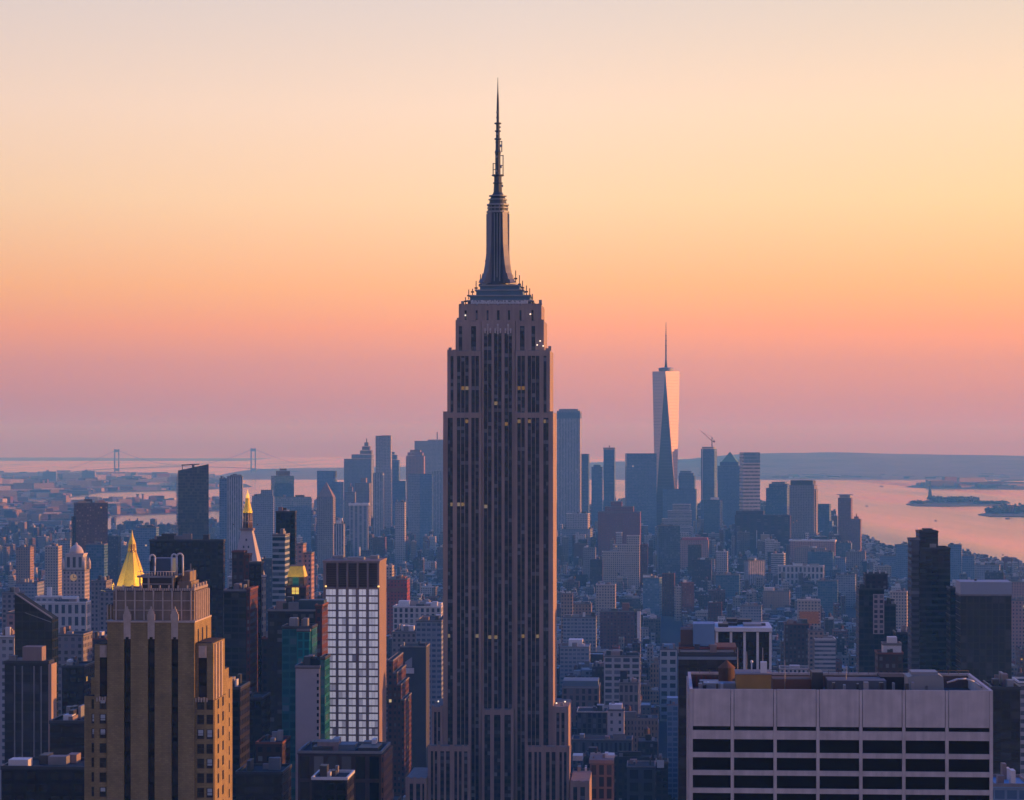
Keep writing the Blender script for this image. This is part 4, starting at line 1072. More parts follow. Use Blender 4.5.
# ------------------------------------------------------------------ table: near and middle distance, left of the tall tower
t = T('fin_tower', 'dark blue glass office tower with thin pale vertical fins and sunlit right flank', 'tower', 5, 48, 664, 950, W('navy_curtain_wall', (0.014, 0.022, 0.036), (0.006, 0.014, 0.028), fx=0.9, fy=0.75, lit=0.006, wrough=0.4, bright=0.05), depth=8,
      tiers=[('bulkhead', 22, 41, 647, 663.5, 0.1, 0.9, M_limed)], coping=M_darkm, lm='the blue tower with pale fins')
fins(t, M_greym, (15, 22.5, 34, 41), 666, 800, 0.4)
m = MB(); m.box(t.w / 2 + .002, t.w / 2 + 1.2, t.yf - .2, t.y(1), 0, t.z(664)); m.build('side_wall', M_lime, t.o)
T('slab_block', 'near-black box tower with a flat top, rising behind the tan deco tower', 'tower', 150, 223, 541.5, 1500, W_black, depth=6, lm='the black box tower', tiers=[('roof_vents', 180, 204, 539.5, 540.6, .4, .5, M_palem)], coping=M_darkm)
T('brick_slab', 'dark purple brick slab with a small bulkhead, near the river on the left', 'tower', 74, 107.5, 503.5, 3500, W_purple, asp=.5, phi=-8, lm='the dark purple brick slab', tiers=[('bulkhead', 84, 92, 499, 503, .3, .7, M_darkm), ('wall', 71, 74.5, 517, None, .2, .8, W_purple)])
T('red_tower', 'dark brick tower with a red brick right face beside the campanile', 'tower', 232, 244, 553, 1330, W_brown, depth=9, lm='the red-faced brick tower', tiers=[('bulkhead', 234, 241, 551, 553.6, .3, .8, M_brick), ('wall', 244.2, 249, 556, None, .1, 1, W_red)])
T('narrow_tower', 'narrow black brick tower with a pale sunlit edge', 'tower', 249, 261, 564.5, 1240, W_black, depth=8, lm='the narrow black tower', tiers=[('bulkhead', 251, 258, 562.3, 564, .3, .7, M_darkm), ('wall', 261.3, 263.5, 578, None, .1, .9, W_cream)])  # cream strip puts the sunlit right side into the wall colour
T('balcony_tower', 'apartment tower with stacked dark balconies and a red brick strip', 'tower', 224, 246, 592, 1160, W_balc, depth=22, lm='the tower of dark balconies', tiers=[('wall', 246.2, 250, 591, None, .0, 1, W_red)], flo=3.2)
T('black_tower', 'slim black glass tower standing behind a teal banded one', 'tower', 276, 295, 512.8, 1750, W_black, depth=7, lm='the slim black glass tower', tiers=[('roof_rail', 277, 294, 511.4, 512.2, .05, .12, M_greym)])
T('banded_tower', 'apartment tower with pale and teal horizontal bands in front of the black glass tower', 'tower', 272.5, 285, 536, 1660, W_bands, depth=20, lm='the teal banded tower', flo=3.9)
T('pink_tower', 'pinkish brick apartment pair, stepped, behind the gold mansard roof', 'apartment tower', 297, 303, 545, 1980, W_pink, depth=18, lm='the stepped pink towers', tiers=[('wall', 303.2, 311, 554, None, .1, 1, W_pink)])
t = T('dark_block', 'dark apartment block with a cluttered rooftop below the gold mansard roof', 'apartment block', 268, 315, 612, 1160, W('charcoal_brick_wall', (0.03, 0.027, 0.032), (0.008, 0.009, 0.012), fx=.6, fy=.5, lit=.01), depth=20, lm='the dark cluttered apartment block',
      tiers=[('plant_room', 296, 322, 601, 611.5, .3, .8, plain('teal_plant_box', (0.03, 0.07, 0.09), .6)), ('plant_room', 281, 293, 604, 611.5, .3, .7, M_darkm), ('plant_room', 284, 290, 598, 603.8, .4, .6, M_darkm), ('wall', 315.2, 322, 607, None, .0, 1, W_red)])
T('teal_tower', 'teal glass tower standing left of the blank grey slab', 'tower', 282, 312, 629, 1090, W_teal, depth=16, lm='the teal glass tower', tiers=[('wall', 298, 310.5, 631.5, None, -.15, -.01, W('deep_teal_wall', (.005, .26, .28), (.003, .10, .11), fx=.7, fy=.8, lit=.004))])
T('brown_tower', 'dark brown tower gridded with small windows, left of the teal glass tower', 'tower', 262, 281, 640, 1210, W_brown, depth=22, lm='the gridded brown tower')
t = T('blank_slab', 'blank pale grey slab with a single column of small windows', 'tower', 295.6, 319.8, 668.5, 1010, plain('pale_grey_panels', (0.40, 0.37, 0.38), .85, dirt=.12, scale=.3), depth=16, lm='the blank grey slab', tiers=[('plant_room', 303, 318, 660, 668, .3, .8, M_roof), ('wall', 320, 324.5, 660, None, .05, 1, W_teal)])
for i in range(13):
    m = MB(); m.box(t.x(316.8), t.x(318.8), t.yf - .05, t.yf - .002, t.z(673.5 + i * 6.6 + 3.4), t.z(673.5 + i * 6.6)); m.build('window', M_glassk, t.o)
t = T('pillar_block', 'dark low-rise block with pillared facade and cluttered roof under the white-windowed slab', 'office block', 298, 381, 754.5, 880, W('dark_pillar_wall', (0.07, 0.045, 0.04), (.006, .006, .008), fx=.68, fy=.85, lit=.004), depth=28, bay=5.2, flo=9, lm='the dark pillared block',
      tiers=[('roof_plant', 310, 330, 749, 754.2, .2, .5, M_darkm), ('roof_plant', 334, 352, 747.5, 754.2, .3, .6, plain('dusty_blue_duct', (.12, .16, .2), .6)), ('roof_plant', 356, 376, 749.5, 754.2, .2, .7, M_darkm), ('roof_plant', 327, 333, 744, 754.2, .5, .8, M_greym), ('roof_plant', 366, 370, 745, 754.2, .6, .8, M_palem)])
m = MB(); m.box(t.w / 2 + .002, t.w / 2 + 1.0, t.yf, t.y(1), 0, t.z(754.5), bay=3); m.build('side_wall', W('orange_brick_wall', (.22, .10, .06), (.02, .016, .016), fx=.5, fy=.5, lit=.0), t.o)
T('black_roof_block', 'small black rooftop block with a pale front edge at the bottom of the view', 'building', 312, 347, 781, 800, W_black, depth=18, coping=M_palem)
T('stepped_brick', 'red brown brick building stepping down to the right of the white-windowed slab', 'building', 387.5, 393, 662, 1560, W('russet_brick_wall', (.12, .05, .04), (.012, .01, .012), fx=.45, fy=.5, lit=.012), depth=60, lm='the stepped red brown building',
  tiers=[('wall', 393.1, 397, 674, None, 0, .9, MATS['russet_brick_wall']), ('wall', 397.1, 401, 686, None, 0, .8, MATS['russet_brick_wall']), ('wall', 401.1, 404.5, 701, None, 0, .7, MATS['russet_brick_wall'])])
T('arcade_building', 'long low white building with rows of arches left of the spired skyscraper', 'building', 393, 441, 607.5, 2250, W_arcade, depth=30, lm='the long white arcaded building', tiers=[('bulkhead', 397, 408, 602, 607, .4, .8, M_white), ('bulkhead', 424, 440, 604, 607, .5, .9, M_white)], bay=5, flo=5, roof=M_roofl)
T('red_block', 'red brick block with a bright red top storey', 'building', 387, 407, 580, 2650, W('crimson_brick_wall', (.34, .07, .07), (.04, .03, .04), fx=.4, fy=.5, lit=.0), depth=30, lm='the bright red brick block', tiers=[('cornice', 386.5, 407.5, 588, 592, -.02, -.001, M_brick), ('bulkhead', 392, 404, 577, 579.6, .3, .8, M_brick)])
T('canyon_building', 'broad blue-grey office building close to the left of the spired skyscraper', 'building', 416, 441.5, 622, 1750, W_bluegrey, depth=50, lm='the blue-grey building left of the spire')
T('masonry_block', 'grey masonry block with small windows below the arcaded building', 'building', 392, 416, 633, 1900, W_stone, depth=40)
t = T('mural_building', 'dark building carrying a white hoarding with a pale figure on its blank wall', 'building', 400, 426, 648, 1640, plain('dark_blank_wall', (.06, .065, .08), .9), depth=25, lm='the building with white hoarding')
m = MB(); m.box(t.x(403), t.x(414), t.yf - .6, t.yf - .02, t.z(673.5), t.z(668)); m.build('hoarding', M_white, t.o)
m = MB(); m.prism([(t.x(405), t.yf - .3), (t.x(412), t.yf - .3), (t.x(412), t.yf - .02), (t.x(405), t.yf - .02)], t.z(667.5), [t.z(662), t.z(657), t.z(657), t.z(662)]); m.build('painted_figure', plain('faded_paint', (.34, .36, .4), .9), t.o)
T('white_block', 'white stone block with tall columned storeys at the foot of the domed clock tower', 'building', 34, 86, 603, 2280, W_arcade, depth=22, bay=6, flo=11, lm='the white columned block', tiers=[('wall', 34, 57, 598, 602.5, .3, .9, W_pale), ('bulkhead', 60, 75, 597, 602.5, .3, .7, M_white), ('bulkhead', 44, 48, 588, 597.5, .5, .7, M_white)], coping=M_white, roof=M_roofl)
T('small_tower', 'white grid building peeking out at the left edge', 'building', -6, 14, 638, 1300, W_pale, depth=20)
T('side_tower', 'pink narrow building just left of the dark sloping wedge', 'building', 7, 15, 614, 1500, W_pink, depth=22)
T('grey_block', 'grey block with pale upper storeys behind the dark sloping wedge', 'building', 2, 17, 594, 1900, W_stone, depth=22)
T('brick_block', 'long flat grey-green roofed block beyond the dark sloping wedge', 'building', 16, 37, 583.5, 2700, W_bluegrey, depth=30, lm=None)
for (l, r, tp, D, mt, lab) in ((91, 106, 582, 2050, W_stone, 'grey stone block with narrow windows right of the domed clock tower'), (62, 84, 668, 1150, W_black, 'dark block with a pale roof ledge right of the fin tower'), (56, 83, 636, 1400, W_stone, 'grey building with a pale flat roof behind the blue fin tower'),
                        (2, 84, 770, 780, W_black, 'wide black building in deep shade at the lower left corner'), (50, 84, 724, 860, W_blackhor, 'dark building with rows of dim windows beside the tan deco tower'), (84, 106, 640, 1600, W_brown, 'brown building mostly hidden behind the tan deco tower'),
                        (16, 30, 548, 3600, W_tan, 'reddish brick slab left of the pale domed clock tower'), (45, 58, 547, 3400, W_cream, 'light slab block behind the pale domed clock tower'), (58, 70, 541, 3800, W_bluegrey, 'square white-topped block near the left river bank'),
                        (86, 104, 545, 3300, W_fteal, 'blue green block with a pale top under the purple slab'), (104, 118, 537, 3900, W_purple, 'dark plum slab right of the purple brick slab'), (136, 156, 528, 3900, W_blue, 'dark blue block with ragged roof beside the slanted glass tower'),
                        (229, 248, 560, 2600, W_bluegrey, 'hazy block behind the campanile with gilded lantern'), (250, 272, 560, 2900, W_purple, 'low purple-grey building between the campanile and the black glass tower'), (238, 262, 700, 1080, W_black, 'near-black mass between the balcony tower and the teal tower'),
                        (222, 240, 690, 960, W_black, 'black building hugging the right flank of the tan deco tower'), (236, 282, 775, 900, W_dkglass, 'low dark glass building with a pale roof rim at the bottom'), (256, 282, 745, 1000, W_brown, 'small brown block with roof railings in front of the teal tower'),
                        (282, 300, 575, 2300, W_tan, 'tan block behind the dark cluttered apartments'), (311, 326, 600, 2100, W_stone, 'grey block wedged left of the white-windowed slab'), (380, 392, 567, 2900, W_cream, 'cream building with a bright top right of the slab crown')):
    T('building', lab, 'building', l, r, tp, D, mt, depth=22)
T('plain_tower', 'pale two-toned residential tower behind the campanile, left half blue', 'tower', 227, 243, 477, 4000, W_palever, asp=.6, phi=4, lm='the pale two-toned tower', tiers=[('wall', 219, 227, 479, None, .1, .9, W_blue), ('bulkhead', 231, 240, 474.5, 476.6, .2, .8, M_greym)])

# ------------------------------------------------------------------ table: right of the tall tower, near and middle
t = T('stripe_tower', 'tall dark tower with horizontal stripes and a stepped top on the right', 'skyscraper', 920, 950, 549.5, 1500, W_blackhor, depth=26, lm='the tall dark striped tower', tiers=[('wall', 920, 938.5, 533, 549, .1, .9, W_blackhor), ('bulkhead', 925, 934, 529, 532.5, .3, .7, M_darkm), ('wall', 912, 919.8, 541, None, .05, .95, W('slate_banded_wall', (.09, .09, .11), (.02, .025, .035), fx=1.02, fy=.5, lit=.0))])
t = T('cap_tower', 'dark glass tower with a broad pale band around its top', 'skyscraper', 961, 1011, 596.5, 1400, W('streaky_navy_glass', (.014, .018, .026), (.006, .012, .02), fx=.8, fy=.85, lit=.0, wrough=.3, bright=.05, dirt=.5), depth=24, lm='the pale-capped glass tower', tiers=[('top_band', 961, 1011.4, 582, 596, -.01, 1.01, plain('pale_blue_cladding', (.30, .35, .42), .6, dirt=.1)), ('roof_post', 977, 979, 580, 581.8, .4, .5, M_darkm)])
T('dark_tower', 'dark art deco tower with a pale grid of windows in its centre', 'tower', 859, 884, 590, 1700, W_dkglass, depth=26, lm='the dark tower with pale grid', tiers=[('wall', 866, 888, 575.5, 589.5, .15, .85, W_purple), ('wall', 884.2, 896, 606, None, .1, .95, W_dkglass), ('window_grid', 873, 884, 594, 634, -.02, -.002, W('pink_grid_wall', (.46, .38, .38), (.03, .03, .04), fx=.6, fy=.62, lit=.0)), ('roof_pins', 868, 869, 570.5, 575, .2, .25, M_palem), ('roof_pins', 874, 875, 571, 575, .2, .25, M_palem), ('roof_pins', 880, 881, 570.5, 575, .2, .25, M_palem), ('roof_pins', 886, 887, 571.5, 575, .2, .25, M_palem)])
T('stepped_block', 'small stepped block with a pale domed water tank top below the dark deco tower', 'building', 878, 903, 655, 1260, W_brown, depth=18, lm='the small stepped block', tiers=[('wall', 884, 902, 646, 654.6, .2, .8, M_palem), ('tank', 889, 898, 638, 645.6, .3, .7, M_palem)])
T('low_wing', 'dark lower wing running right from the striped tower', 'building', 896, 915, 634, 1600, W_black, depth=20)
T('side_block', 'dark stepped block between the striped tower and pale-capped tower', 'building', 950.5, 964, 617, 1460, W_black, depth=22, tiers=[('wall', 950.5, 957, 590, 616.5, .1, .9, W_black)])
T('corner_block', 'dark navy building filling the gap right of the concrete block', 'building', 992, 1020, 690, 900, W_dkglass, depth=24, lm=None)
T('blue_roof', 'low building with pale blue roof beams in the bottom right corner', 'building', 994, 1030, 788, 700, W_blue, depth=20, roof=M_bluem)
T('white_sliver', 'pale building cut off by the right edge', 'building', 1019, 1034, 684, 1100, W_pale, depth=20)
T('brick_apartments', 'reddish apartment block at the right edge below the shoreline', 'apartment block', 1012, 1032, 601, 2500, W_pink, depth=26)
t = T('frame_tower', 'black glass building framed by white columns and a white roof slab', 'office building', 716, 771, 632, 1100, W_black, depth=34, lm='the white-framed black building', tiers=[('roof_slab', 715.5, 772, 627.5, 631.5, -.05, 1.02, M_white), ('roof_plant', 724, 738, 624.5, 627.3, .3, .6, M_darkm), ('roof_plant', 744, 762, 625, 627.3, .2, .6, M_greym), ('side_panel', 704, 716, 627.5, 631.5, .2, 1.0, M_white)], coping=M_white)
fins(t, M_white, (717, 731, 744.5, 757.5, 770.2), 632.2, 720, 1.1, .8, 'column')
t = T('terrace_tower', 'dark glass building with stacked rooftop terraces and a pale blue lift house', 'office building', 678.5, 736, 656.5, 905, W_dkglass, depth=26, lm='the dark building with blue lift house', tiers=[('terrace', 680, 734, 651, 653.2, .15, .9, M_greym), ('terrace', 679, 737, 648.2, 650.6, .2, 1, M_brick), ('plant_room', 693.5, 715, 625.5, 648, .3, .8, M_bluem), ('plant_room', 681, 693, 632, 647.8, .4, .9, plain('brown_panel', (.14, .09, .08), .8)), ('plant_room', 682, 730, 653.4, 656, .12, .85, M_darkm), ('parapet_band', 678, 736.5, 656.6, 659.6, -.03, -.002, plain('blue_grey_coping', (.22, .28, .34), .7))])
T('brown_brick_tower', 'dark brown brick apartment tower with many small windows beyond the concrete block', 'apartment tower', 785, 809, 625, 2200, W_brown, depth=26, lm='the dark brown apartment tower', tiers=[('bulkhead', 788, 797, 622, 624.6, .3, .7, M_brick)])
T('ledge_building', 'building with pale horizontal balconies right of the dark brown apartment tower', 'apartment block', 815, 835.5, 640, 2100, W_palehor, depth=22, lm='the building with pale balconies', tiers=[('wall', 809.5, 824, 632, None, .3, 1, W_warm), ('bulkhead', 816, 833, 637, 639.6, .3, .7, M_greym)])
t = T('scaffold_building', 'light building wrapped in orange netting and scaffolding near its top', 'building', 798, 820.5, 601, 2900, W_cream, depth=22, lm='the building in orange netting', tiers=[('netting', 799.5, 818.5, 611.5, 623.5, -.12, -.005, plain('orange_netting', (.50, .17, .03), .9, dirt=.35, scale=.5)), ('netting', 801, 812, 623.8, 628, -.1, -.004, plain('red_netting', (.36, .08, .04), .9)), ('parapet_posts', 798, 820, 599, 600.6, .02, .06, M_cream if 'M_cream' in globals() else M_conc)])
T('tan_block', 'plain tan brick block with few windows, beyond the white-framed building', 'building', 763, 790, 591, 3700, W('plain_tan_wall', (.42, .31, .24), (.07, .07, .08), fx=.22, fy=.4, lit=.0), asp=.7, phi=2, lm='the plain tan block', tiers=[('bulkhead', 764, 774, 587.5, 590.6, .2, .7, M_tan if 'M_tan' in globals() else M_conc)])
T('white_columns_block', 'long white building with a row of tall white columns under its roof', 'building', 778, 824, 566, 4300, W_arcade, asp=.3, phi=3, bay=7, flo=12, lm='the long white columned building')
T('striped_apartments', 'pale apartment slab with vertical stripes and a white patch', 'apartment tower', 744, 765, 561, 4250, W_palever, asp=.5, phi=-30, lm='the pale striped apartments')
T('white_stack', 'white apartment slab behind the long columned building', 'apartment tower', 771, 785.5, 554, 4500, W_palehor, asp=.6, phi=15)
T('teal_slab', 'dark teal gridded slab in the middle of the low city', 'tower', 656.5, 680, 526, 4350, W('dark_teal_grid_wall', (.09, .15, .21), (.03, .07, .11), fx=.7, fy=.6, lit=.0), asp=.5, phi=-10, lm='the dark teal slab')
T('red_hulk', 'huge red brick former freight building with stepped top behind the spired skyscraper', 'building', 598, 641, 512, 5000, W('dull_red_wall', (.25, .09, .09), (.08, .06, .08), fx=.4, fy=.4, lit=.0), asp=.7, phi=2, lm='the huge red brick hulk', tiers=[('wall', 605, 634, 507, 511.5, .1, .9, MATS['dull_red_wall']), ('wall', 611, 622, 502, 506.5, .2, .8, MATS['dull_red_wall'])])
T('cream_terraces', 'cream brick block stepping up to the right below the red brick hulk', 'building', 602, 640, 552, 4200, W_cream, asp=.5, phi=2, lm='the cream stepped block', tiers=[('wall', 613, 640, 545, 551.6, .1, .9, W_cream), ('wall', 627, 640, 536, 544.6, .2, .9, W_cream), ('wall', 616, 622, 533, 544.5, .3, .8, W_pale)])
T('grid_block', 'blue-white gridded block left of the red brick hulk', 'building', 566, 590, 514, 5200, W_pale, asp=.6, phi=10, tiers=[('wall', 562, 593, 529, None, -.1, .9, W_bluegrey)])
T('stepped_office', 'pale banded office block rising in steps below the faceted glass skyscraper', 'building', 655, 692, 527, 5500, W_palehor, asp=.5, phi=6, lm='the pale stepped office block', tiers=[('wall', 662, 692, 519, 526.6, .1, .9, W_palehor), ('wall', 668, 692, 511, 518.6, .15, .85, W_palehor), ('wall', 673, 691, 504.5, 510.6, .2, .8, W_palehor)])
T('red_roof_block', 'low block with a bright red roof edge in the middle distance', 'building', 678, 709, 540, 4900, W_pink, asp=.5, phi=3, coping=M_brick, tiers=[('roof_band', 682, 708, 537.5, 539.8, -.03, 1.03, plain('red_roof_paint', (.42, .08, .08), .8))])
T('blue_glass_box', 'pale blue glass box with a white top by the broad avenue', 'building', 643, 662, 578, 3600, W('sky_blue_glass', (.12, .24, .34), (.06, .15, .24), fx=.85, fy=.6, lit=.0, bright=.2), asp=.8, phi=12, lm='the pale blue glass box', tiers=[('wall', 642.5, 652, 575, 577.6, .1, .6, M_white)])
T('red_stack', 'dark red brick slab beside the pale blue glass box', 'building', 662, 675, 574, 3700, W_red, asp=.7, phi=5)
T('red_pair', 'red brick block with a pale left edge near the park trees', 'building', 679, 694, 583, 3600, W_red, asp=.8, phi=-16, tiers=[('wall', 673, 678.8, 587, None, .1, .9, W_cream)])
for (l, r, tp, D, mt, lab, ph) in ((640, 648, 545, 4250, W_red, 'slim red brick block left of the dark teal slab', 12), (590, 603, 560, 4100, W_purple, 'dark brick block left of the cream stepped block', 14), (583, 596, 548, 4500, W_stone, 'grey block in shade left of the cream stepped block', 14),
                            (596, 616, 585, 3300, W_cream, 'cream low block with a colonnaded front', 12), (572, 592, 604, 2800, W_tan, 'tan and red building close to the right of the spired skyscraper', 10), (561, 573, 594, 2700, W_warm, 'reddish topped building touching the spired skyscraper', 8),
                            (700, 715, 560, 4300, W_bluegrey, 'grey-blue gridded block in the middle of the low city', 12), (716, 728, 552, 4400, W_pale, 'white-roofed blocky building mid city', 14), (688, 702, 545, 4600, W_brown, 'brown stepped block below the red-roofed one', 10), (692, 712, 560, 4150, W_purple, 'mauve block before the brown stepped block', 12), (716, 740, 575, 3950, W_fteal, 'low teal block with a long roof mid city', 10),
                            (826, 846, 558, 4700, W_bluegrey, 'hazy office block left of the dark deco tower', 12), (846, 866, 552, 4800, W_stone, 'wide grey warehouse near the right river bank', 14), (880, 905, 556, 4600, W_blue, 'blue warehouse slab by the right river bank', 12), (896, 912, 545, 4500, W_blue, 'blue stepped block behind the striped tower left side', 8),
                            (948, 962, 545, 4300, W_blue, 'stepped blue tower right of the striped tower', 10), (962, 975, 556, 4250, W_blue, 'second step of blue warehouses right of the striped tower', 10), (975, 1000, 565, 4150, W_bluegrey, 'long hazy warehouse on the right river bank', 10), (985, 1004, 573, 3700, W_purple, 'mauve block above the pale-capped tower', 8), (1006, 1030, 582, 3300, W_pink, 'pink brick loft building at the right edge', 8), (890, 908, 592, 3000, W_cream, 'sunlit cream block between the dark deco tower and striped tower', 22),
                            (818, 838, 581, 3600, W_fteal, 'teal building with white roof tanks right of the orange netting', 10), (836, 856, 575, 3900, W_bluegrey, 'broad grey building left of the dark deco tower', 12), (740, 762, 606, 3200, W_bluegrey, 'grey roofed block behind the white-framed building', 8), (708, 722, 603, 3300, W_red, 'brick block with white bits of roof behind the blue lift house', 8), (757, 763, 560, 4300, W_blue, 'dark gap-filling tower beside the striped apartments', 5)):
    T('building', lab, 'building', l, r, tp, D, mt, asp=.7, phi=ph * .3)

# lower right of the tall tower: older loft buildings seen from above
T('loft_building', 'white gridded loft building with six large upper windows', 'building', 604, 640, 657, 2050, W('white_loft_wall', (.50, .49, .50), (.03, .035, .045), fx=.72, fy=.62, lit=.0), depth=28, bay=8, flo=5, lm='the white gridded loft building', tiers=[('bulkhead', 606, 622, 652, 656.6, .4, .8, M_darkm), ('bulkhead', 626, 638, 653.5, 656.6, .3, .7, M_roof)])
T('loft_building', 'grey loft building with a colonnaded top in front of the white gridded one', 'building', 619, 638.5, 684, 1800, W('grey_loft_wall', (.30, .28, .29), (.03, .03, .04), fx=.6, fy=.7, lit=.0), depth=24, bay=4, flo=7, lm='the grey colonnaded loft', tiers=[('bulkhead', 620, 627, 672, 683.6, .3, .7, M_roof)])
T('loft_building', 'brownstone block with pointed arched windows under a pale blue roof', 'building', 562, 599, 688, 1820, W('arched_brown_wall', (.24, .19, .19), (.03, .03, .04), fx=.5, fy=.72, lit=.0), depth=30, bay=4.5, flo=5, roof=plain('pale_blue_roof', (.30, .38, .44), .8), lm='the block with pale blue roof', tiers=[('mansard', 563, 598, 681, 687.6, .05, .95, plain('blue_slate', (.14, .20, .25), .7))])
T('loft_building', 'purple-grey loft block with dark square windows behind the pale blue roof', 'building', 592, 610, 668, 2100, W_purple, depth=28)
T('corner_tower', 'narrow white corner building with two columns of dark windows', 'building', 607.5, 624, 711, 1720, W('white_stucco_wall', (.62, .58, .58), (.02, .02, .025), fx=.3, fy=.45, lit=.0), depth=16, bay=7, flo=5, lm='the narrow white corner building', tiers=[('crown_storey', 609, 622, 705, 710.6, .1, .9, M_white)])
T('theatre', 'low dark hall with a pale cornice and roof garden, left of the white corner building', 'building', 577, 607, 713, 1740, W('dark_hall_wall', (.10, .10, .11), (.03, .035, .045), fx=.6, fy=.8, lit=.0), depth=30, coping=M_conc)
T('arched_building', 'old brick building with tall arched windows at the bottom, right of the spired skyscraper', 'building', 590, 613, 764, 1380, W('arched_brick_wall', (.26, .17, .14), (.02, .02, .025), fx=.62, fy=.82, lit=.02), depth=30, bay=5, flo=6.5, lm='the old arched brick building', tiers=[('cornice', 589, 613.5, 760, 763.6, -.02, 1, M_limed), ('skylight', 606, 614, 756.5, 759.8, .2, .6, M_palem), ('skylight', 572, 582, 758, 763, .3, .7, M_palem)])
T('small_loft', 'slim blue-windowed building beside the old arched brick building', 'building', 572, 589, 776, 1370, W('blue_pilaster_wall', (.24, .20, .19), (.04, .07, .1), fx=.5, fy=.9, lit=.0), depth=25, bay=6)
T('long_row', 'long low dark building with a row of slim columns', 'building', 572, 632, 741, 1660, W('dim_column_wall', (.12, .15, .19), (.03, .035, .05), fx=.5, fy=.75, lit=.0), depth=24, bay=3, flo=9, lm='the long dark columned building')
T('dark_lofts', 'dark lofts with cross-shaped piers at the bottom near the avenue', 'building', 627, 655, 768, 1500, W('navy_loft_wall', (.08, .10, .13), (.02, .025, .035), fx=.6, fy=.7, lit=.0), depth=26, bay=9, flo=8)
T('billboard_block', 'small dark block with a tilted white sign board by the avenue', 'building', 656, 668, 764, 1480, W_black, depth=18, tiers=[('sign_board', 657, 664, 760, 767.5, -.1, -.05, plain('pale_blue_board', (.42, .52, .6), .6))])
T('sheet_roof', 'small building with pale blue sheet roofs beside the dark terrace building', 'building', 667, 678, 706, 1750, W_blue, depth=22, roof=M_bluem, tiers=[('roof_sheet', 667, 678, 699, 705.6, .3, .9, M_bluem)])
T('white_store', 'white building with two rows of dark square windows near the avenue', 'building', 660, 677, 650, 2300, W('white_store_wall', (.56, .54, .53), (.03, .035, .045), fx=.66, fy=.55, lit=.0), depth=24, bay=8, flo=7, tiers=[('bulkhead', 664, 673, 645, 649.6, .3, .7, M_bluem)], lm='the white store by the avenue')
T('green_roof_hall', 'long pale green roofed building right of the spired skyscraper', 'building', 560, 589, 648, 2300, W_bluegrey, depth=40, roof=plain('pale_green_roof', (.26, .33, .33), .85), tiers=[('bulkhead', 568, 582, 641, 647.5, .3, .8, M_white)])
T('dark_slab_roof', 'wide dark red building with a white tower edge on its right', 'building', 600, 637, 612, 2750, W('dark_maroon_wall', (.15, .07, .08), (.03, .03, .04), fx=.5, fy=.5, lit=.0), depth=34, tiers=[('wall', 634.5, 640.5, 611, None, .0, .5, M_white), ('bulkhead', 622, 629, 604, 611.6, .3, .7, M_brick)], lm='the wide dark red building')
T('blue_slab', 'flat dark blue building between the tan building and the dark red one', 'building', 563, 596, 618, 2500, W_bluegrey, depth=30)

# ------------------------------------------------------------------ table: far downtown cluster
def far(name, lab, l, r, tp, D, mt, asp=.7, phi=3, tiers=(), lm=None, **k): return T(name, lab, 'skyscraper', l, r, tp, D, mt, asp=asp, phi=phi, tiers=tiers, lm=lm, parapet=False, **k)
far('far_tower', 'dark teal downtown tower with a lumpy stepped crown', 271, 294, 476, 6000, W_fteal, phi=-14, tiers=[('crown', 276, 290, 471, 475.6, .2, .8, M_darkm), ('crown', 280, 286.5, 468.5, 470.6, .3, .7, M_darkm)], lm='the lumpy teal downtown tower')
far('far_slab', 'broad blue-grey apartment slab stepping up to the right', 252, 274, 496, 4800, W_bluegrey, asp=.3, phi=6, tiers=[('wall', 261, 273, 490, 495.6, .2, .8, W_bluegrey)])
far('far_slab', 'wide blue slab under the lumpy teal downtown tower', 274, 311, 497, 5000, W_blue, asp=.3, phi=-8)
far('far_tower', 'dark tower with a bluntly sloped left side and pinkish right top', 317, 337, 471, 6700, W_blue, phi=22, tiers=[('painted_sun_patch', 330, 337, 471.2, 477, .05, .95, plain('painted_sun_pink', (.5, .2, .24), .7)), ('wall', 336, 346, 482, None, .1, .9, W_blue)])  # pink patch paints the sunlit corner of the tower as a colour
t = far('courthouse_tower', 'courthouse tower with a pointed pyramid roof', 317, 335.5, 497, 4700, W_stone, asp=1.0, phi=9, lm='the courthouse pyramid')
m = MB(); m.frustum((-t.w * .49, t.w * .49, -t.w * .49, t.w * .49, t.z(497) + .4), (-.3, .3, -.3, .3, t.z(482))); m.build('pyramid_roof', M_limed, t.o)
far('white_tower', 'thin white residential tower with bright roof tank', 334, 345, 524, 3700, W_palever, phi=12, tiers=[('roof_tank', 336, 341, 520.5, 523.6, .2, .7, M_white), ('roof_tank', 340.5, 343, 518, 523.6, .4, .7, M_white)])
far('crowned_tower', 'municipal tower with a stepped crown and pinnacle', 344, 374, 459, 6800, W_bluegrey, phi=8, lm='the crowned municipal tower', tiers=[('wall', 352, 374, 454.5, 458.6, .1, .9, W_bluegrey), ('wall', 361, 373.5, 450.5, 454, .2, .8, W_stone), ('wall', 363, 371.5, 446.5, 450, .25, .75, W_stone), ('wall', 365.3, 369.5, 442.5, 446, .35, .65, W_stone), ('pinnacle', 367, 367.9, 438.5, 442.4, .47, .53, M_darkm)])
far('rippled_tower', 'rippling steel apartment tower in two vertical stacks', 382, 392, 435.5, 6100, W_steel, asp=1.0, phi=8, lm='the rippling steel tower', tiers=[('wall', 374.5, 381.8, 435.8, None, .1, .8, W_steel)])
far('curved_tower', 'tower with a curved shoulder tight behind the rippling steel tower', 391, 400, 460, 6500, W_blue, phi=12, tiers=[('wall', 391, 397.5, 455, 459.6, .1, .9, W_blue), ('wall', 391, 394.5, 452, 454.6, .2, .8, W_blue)])
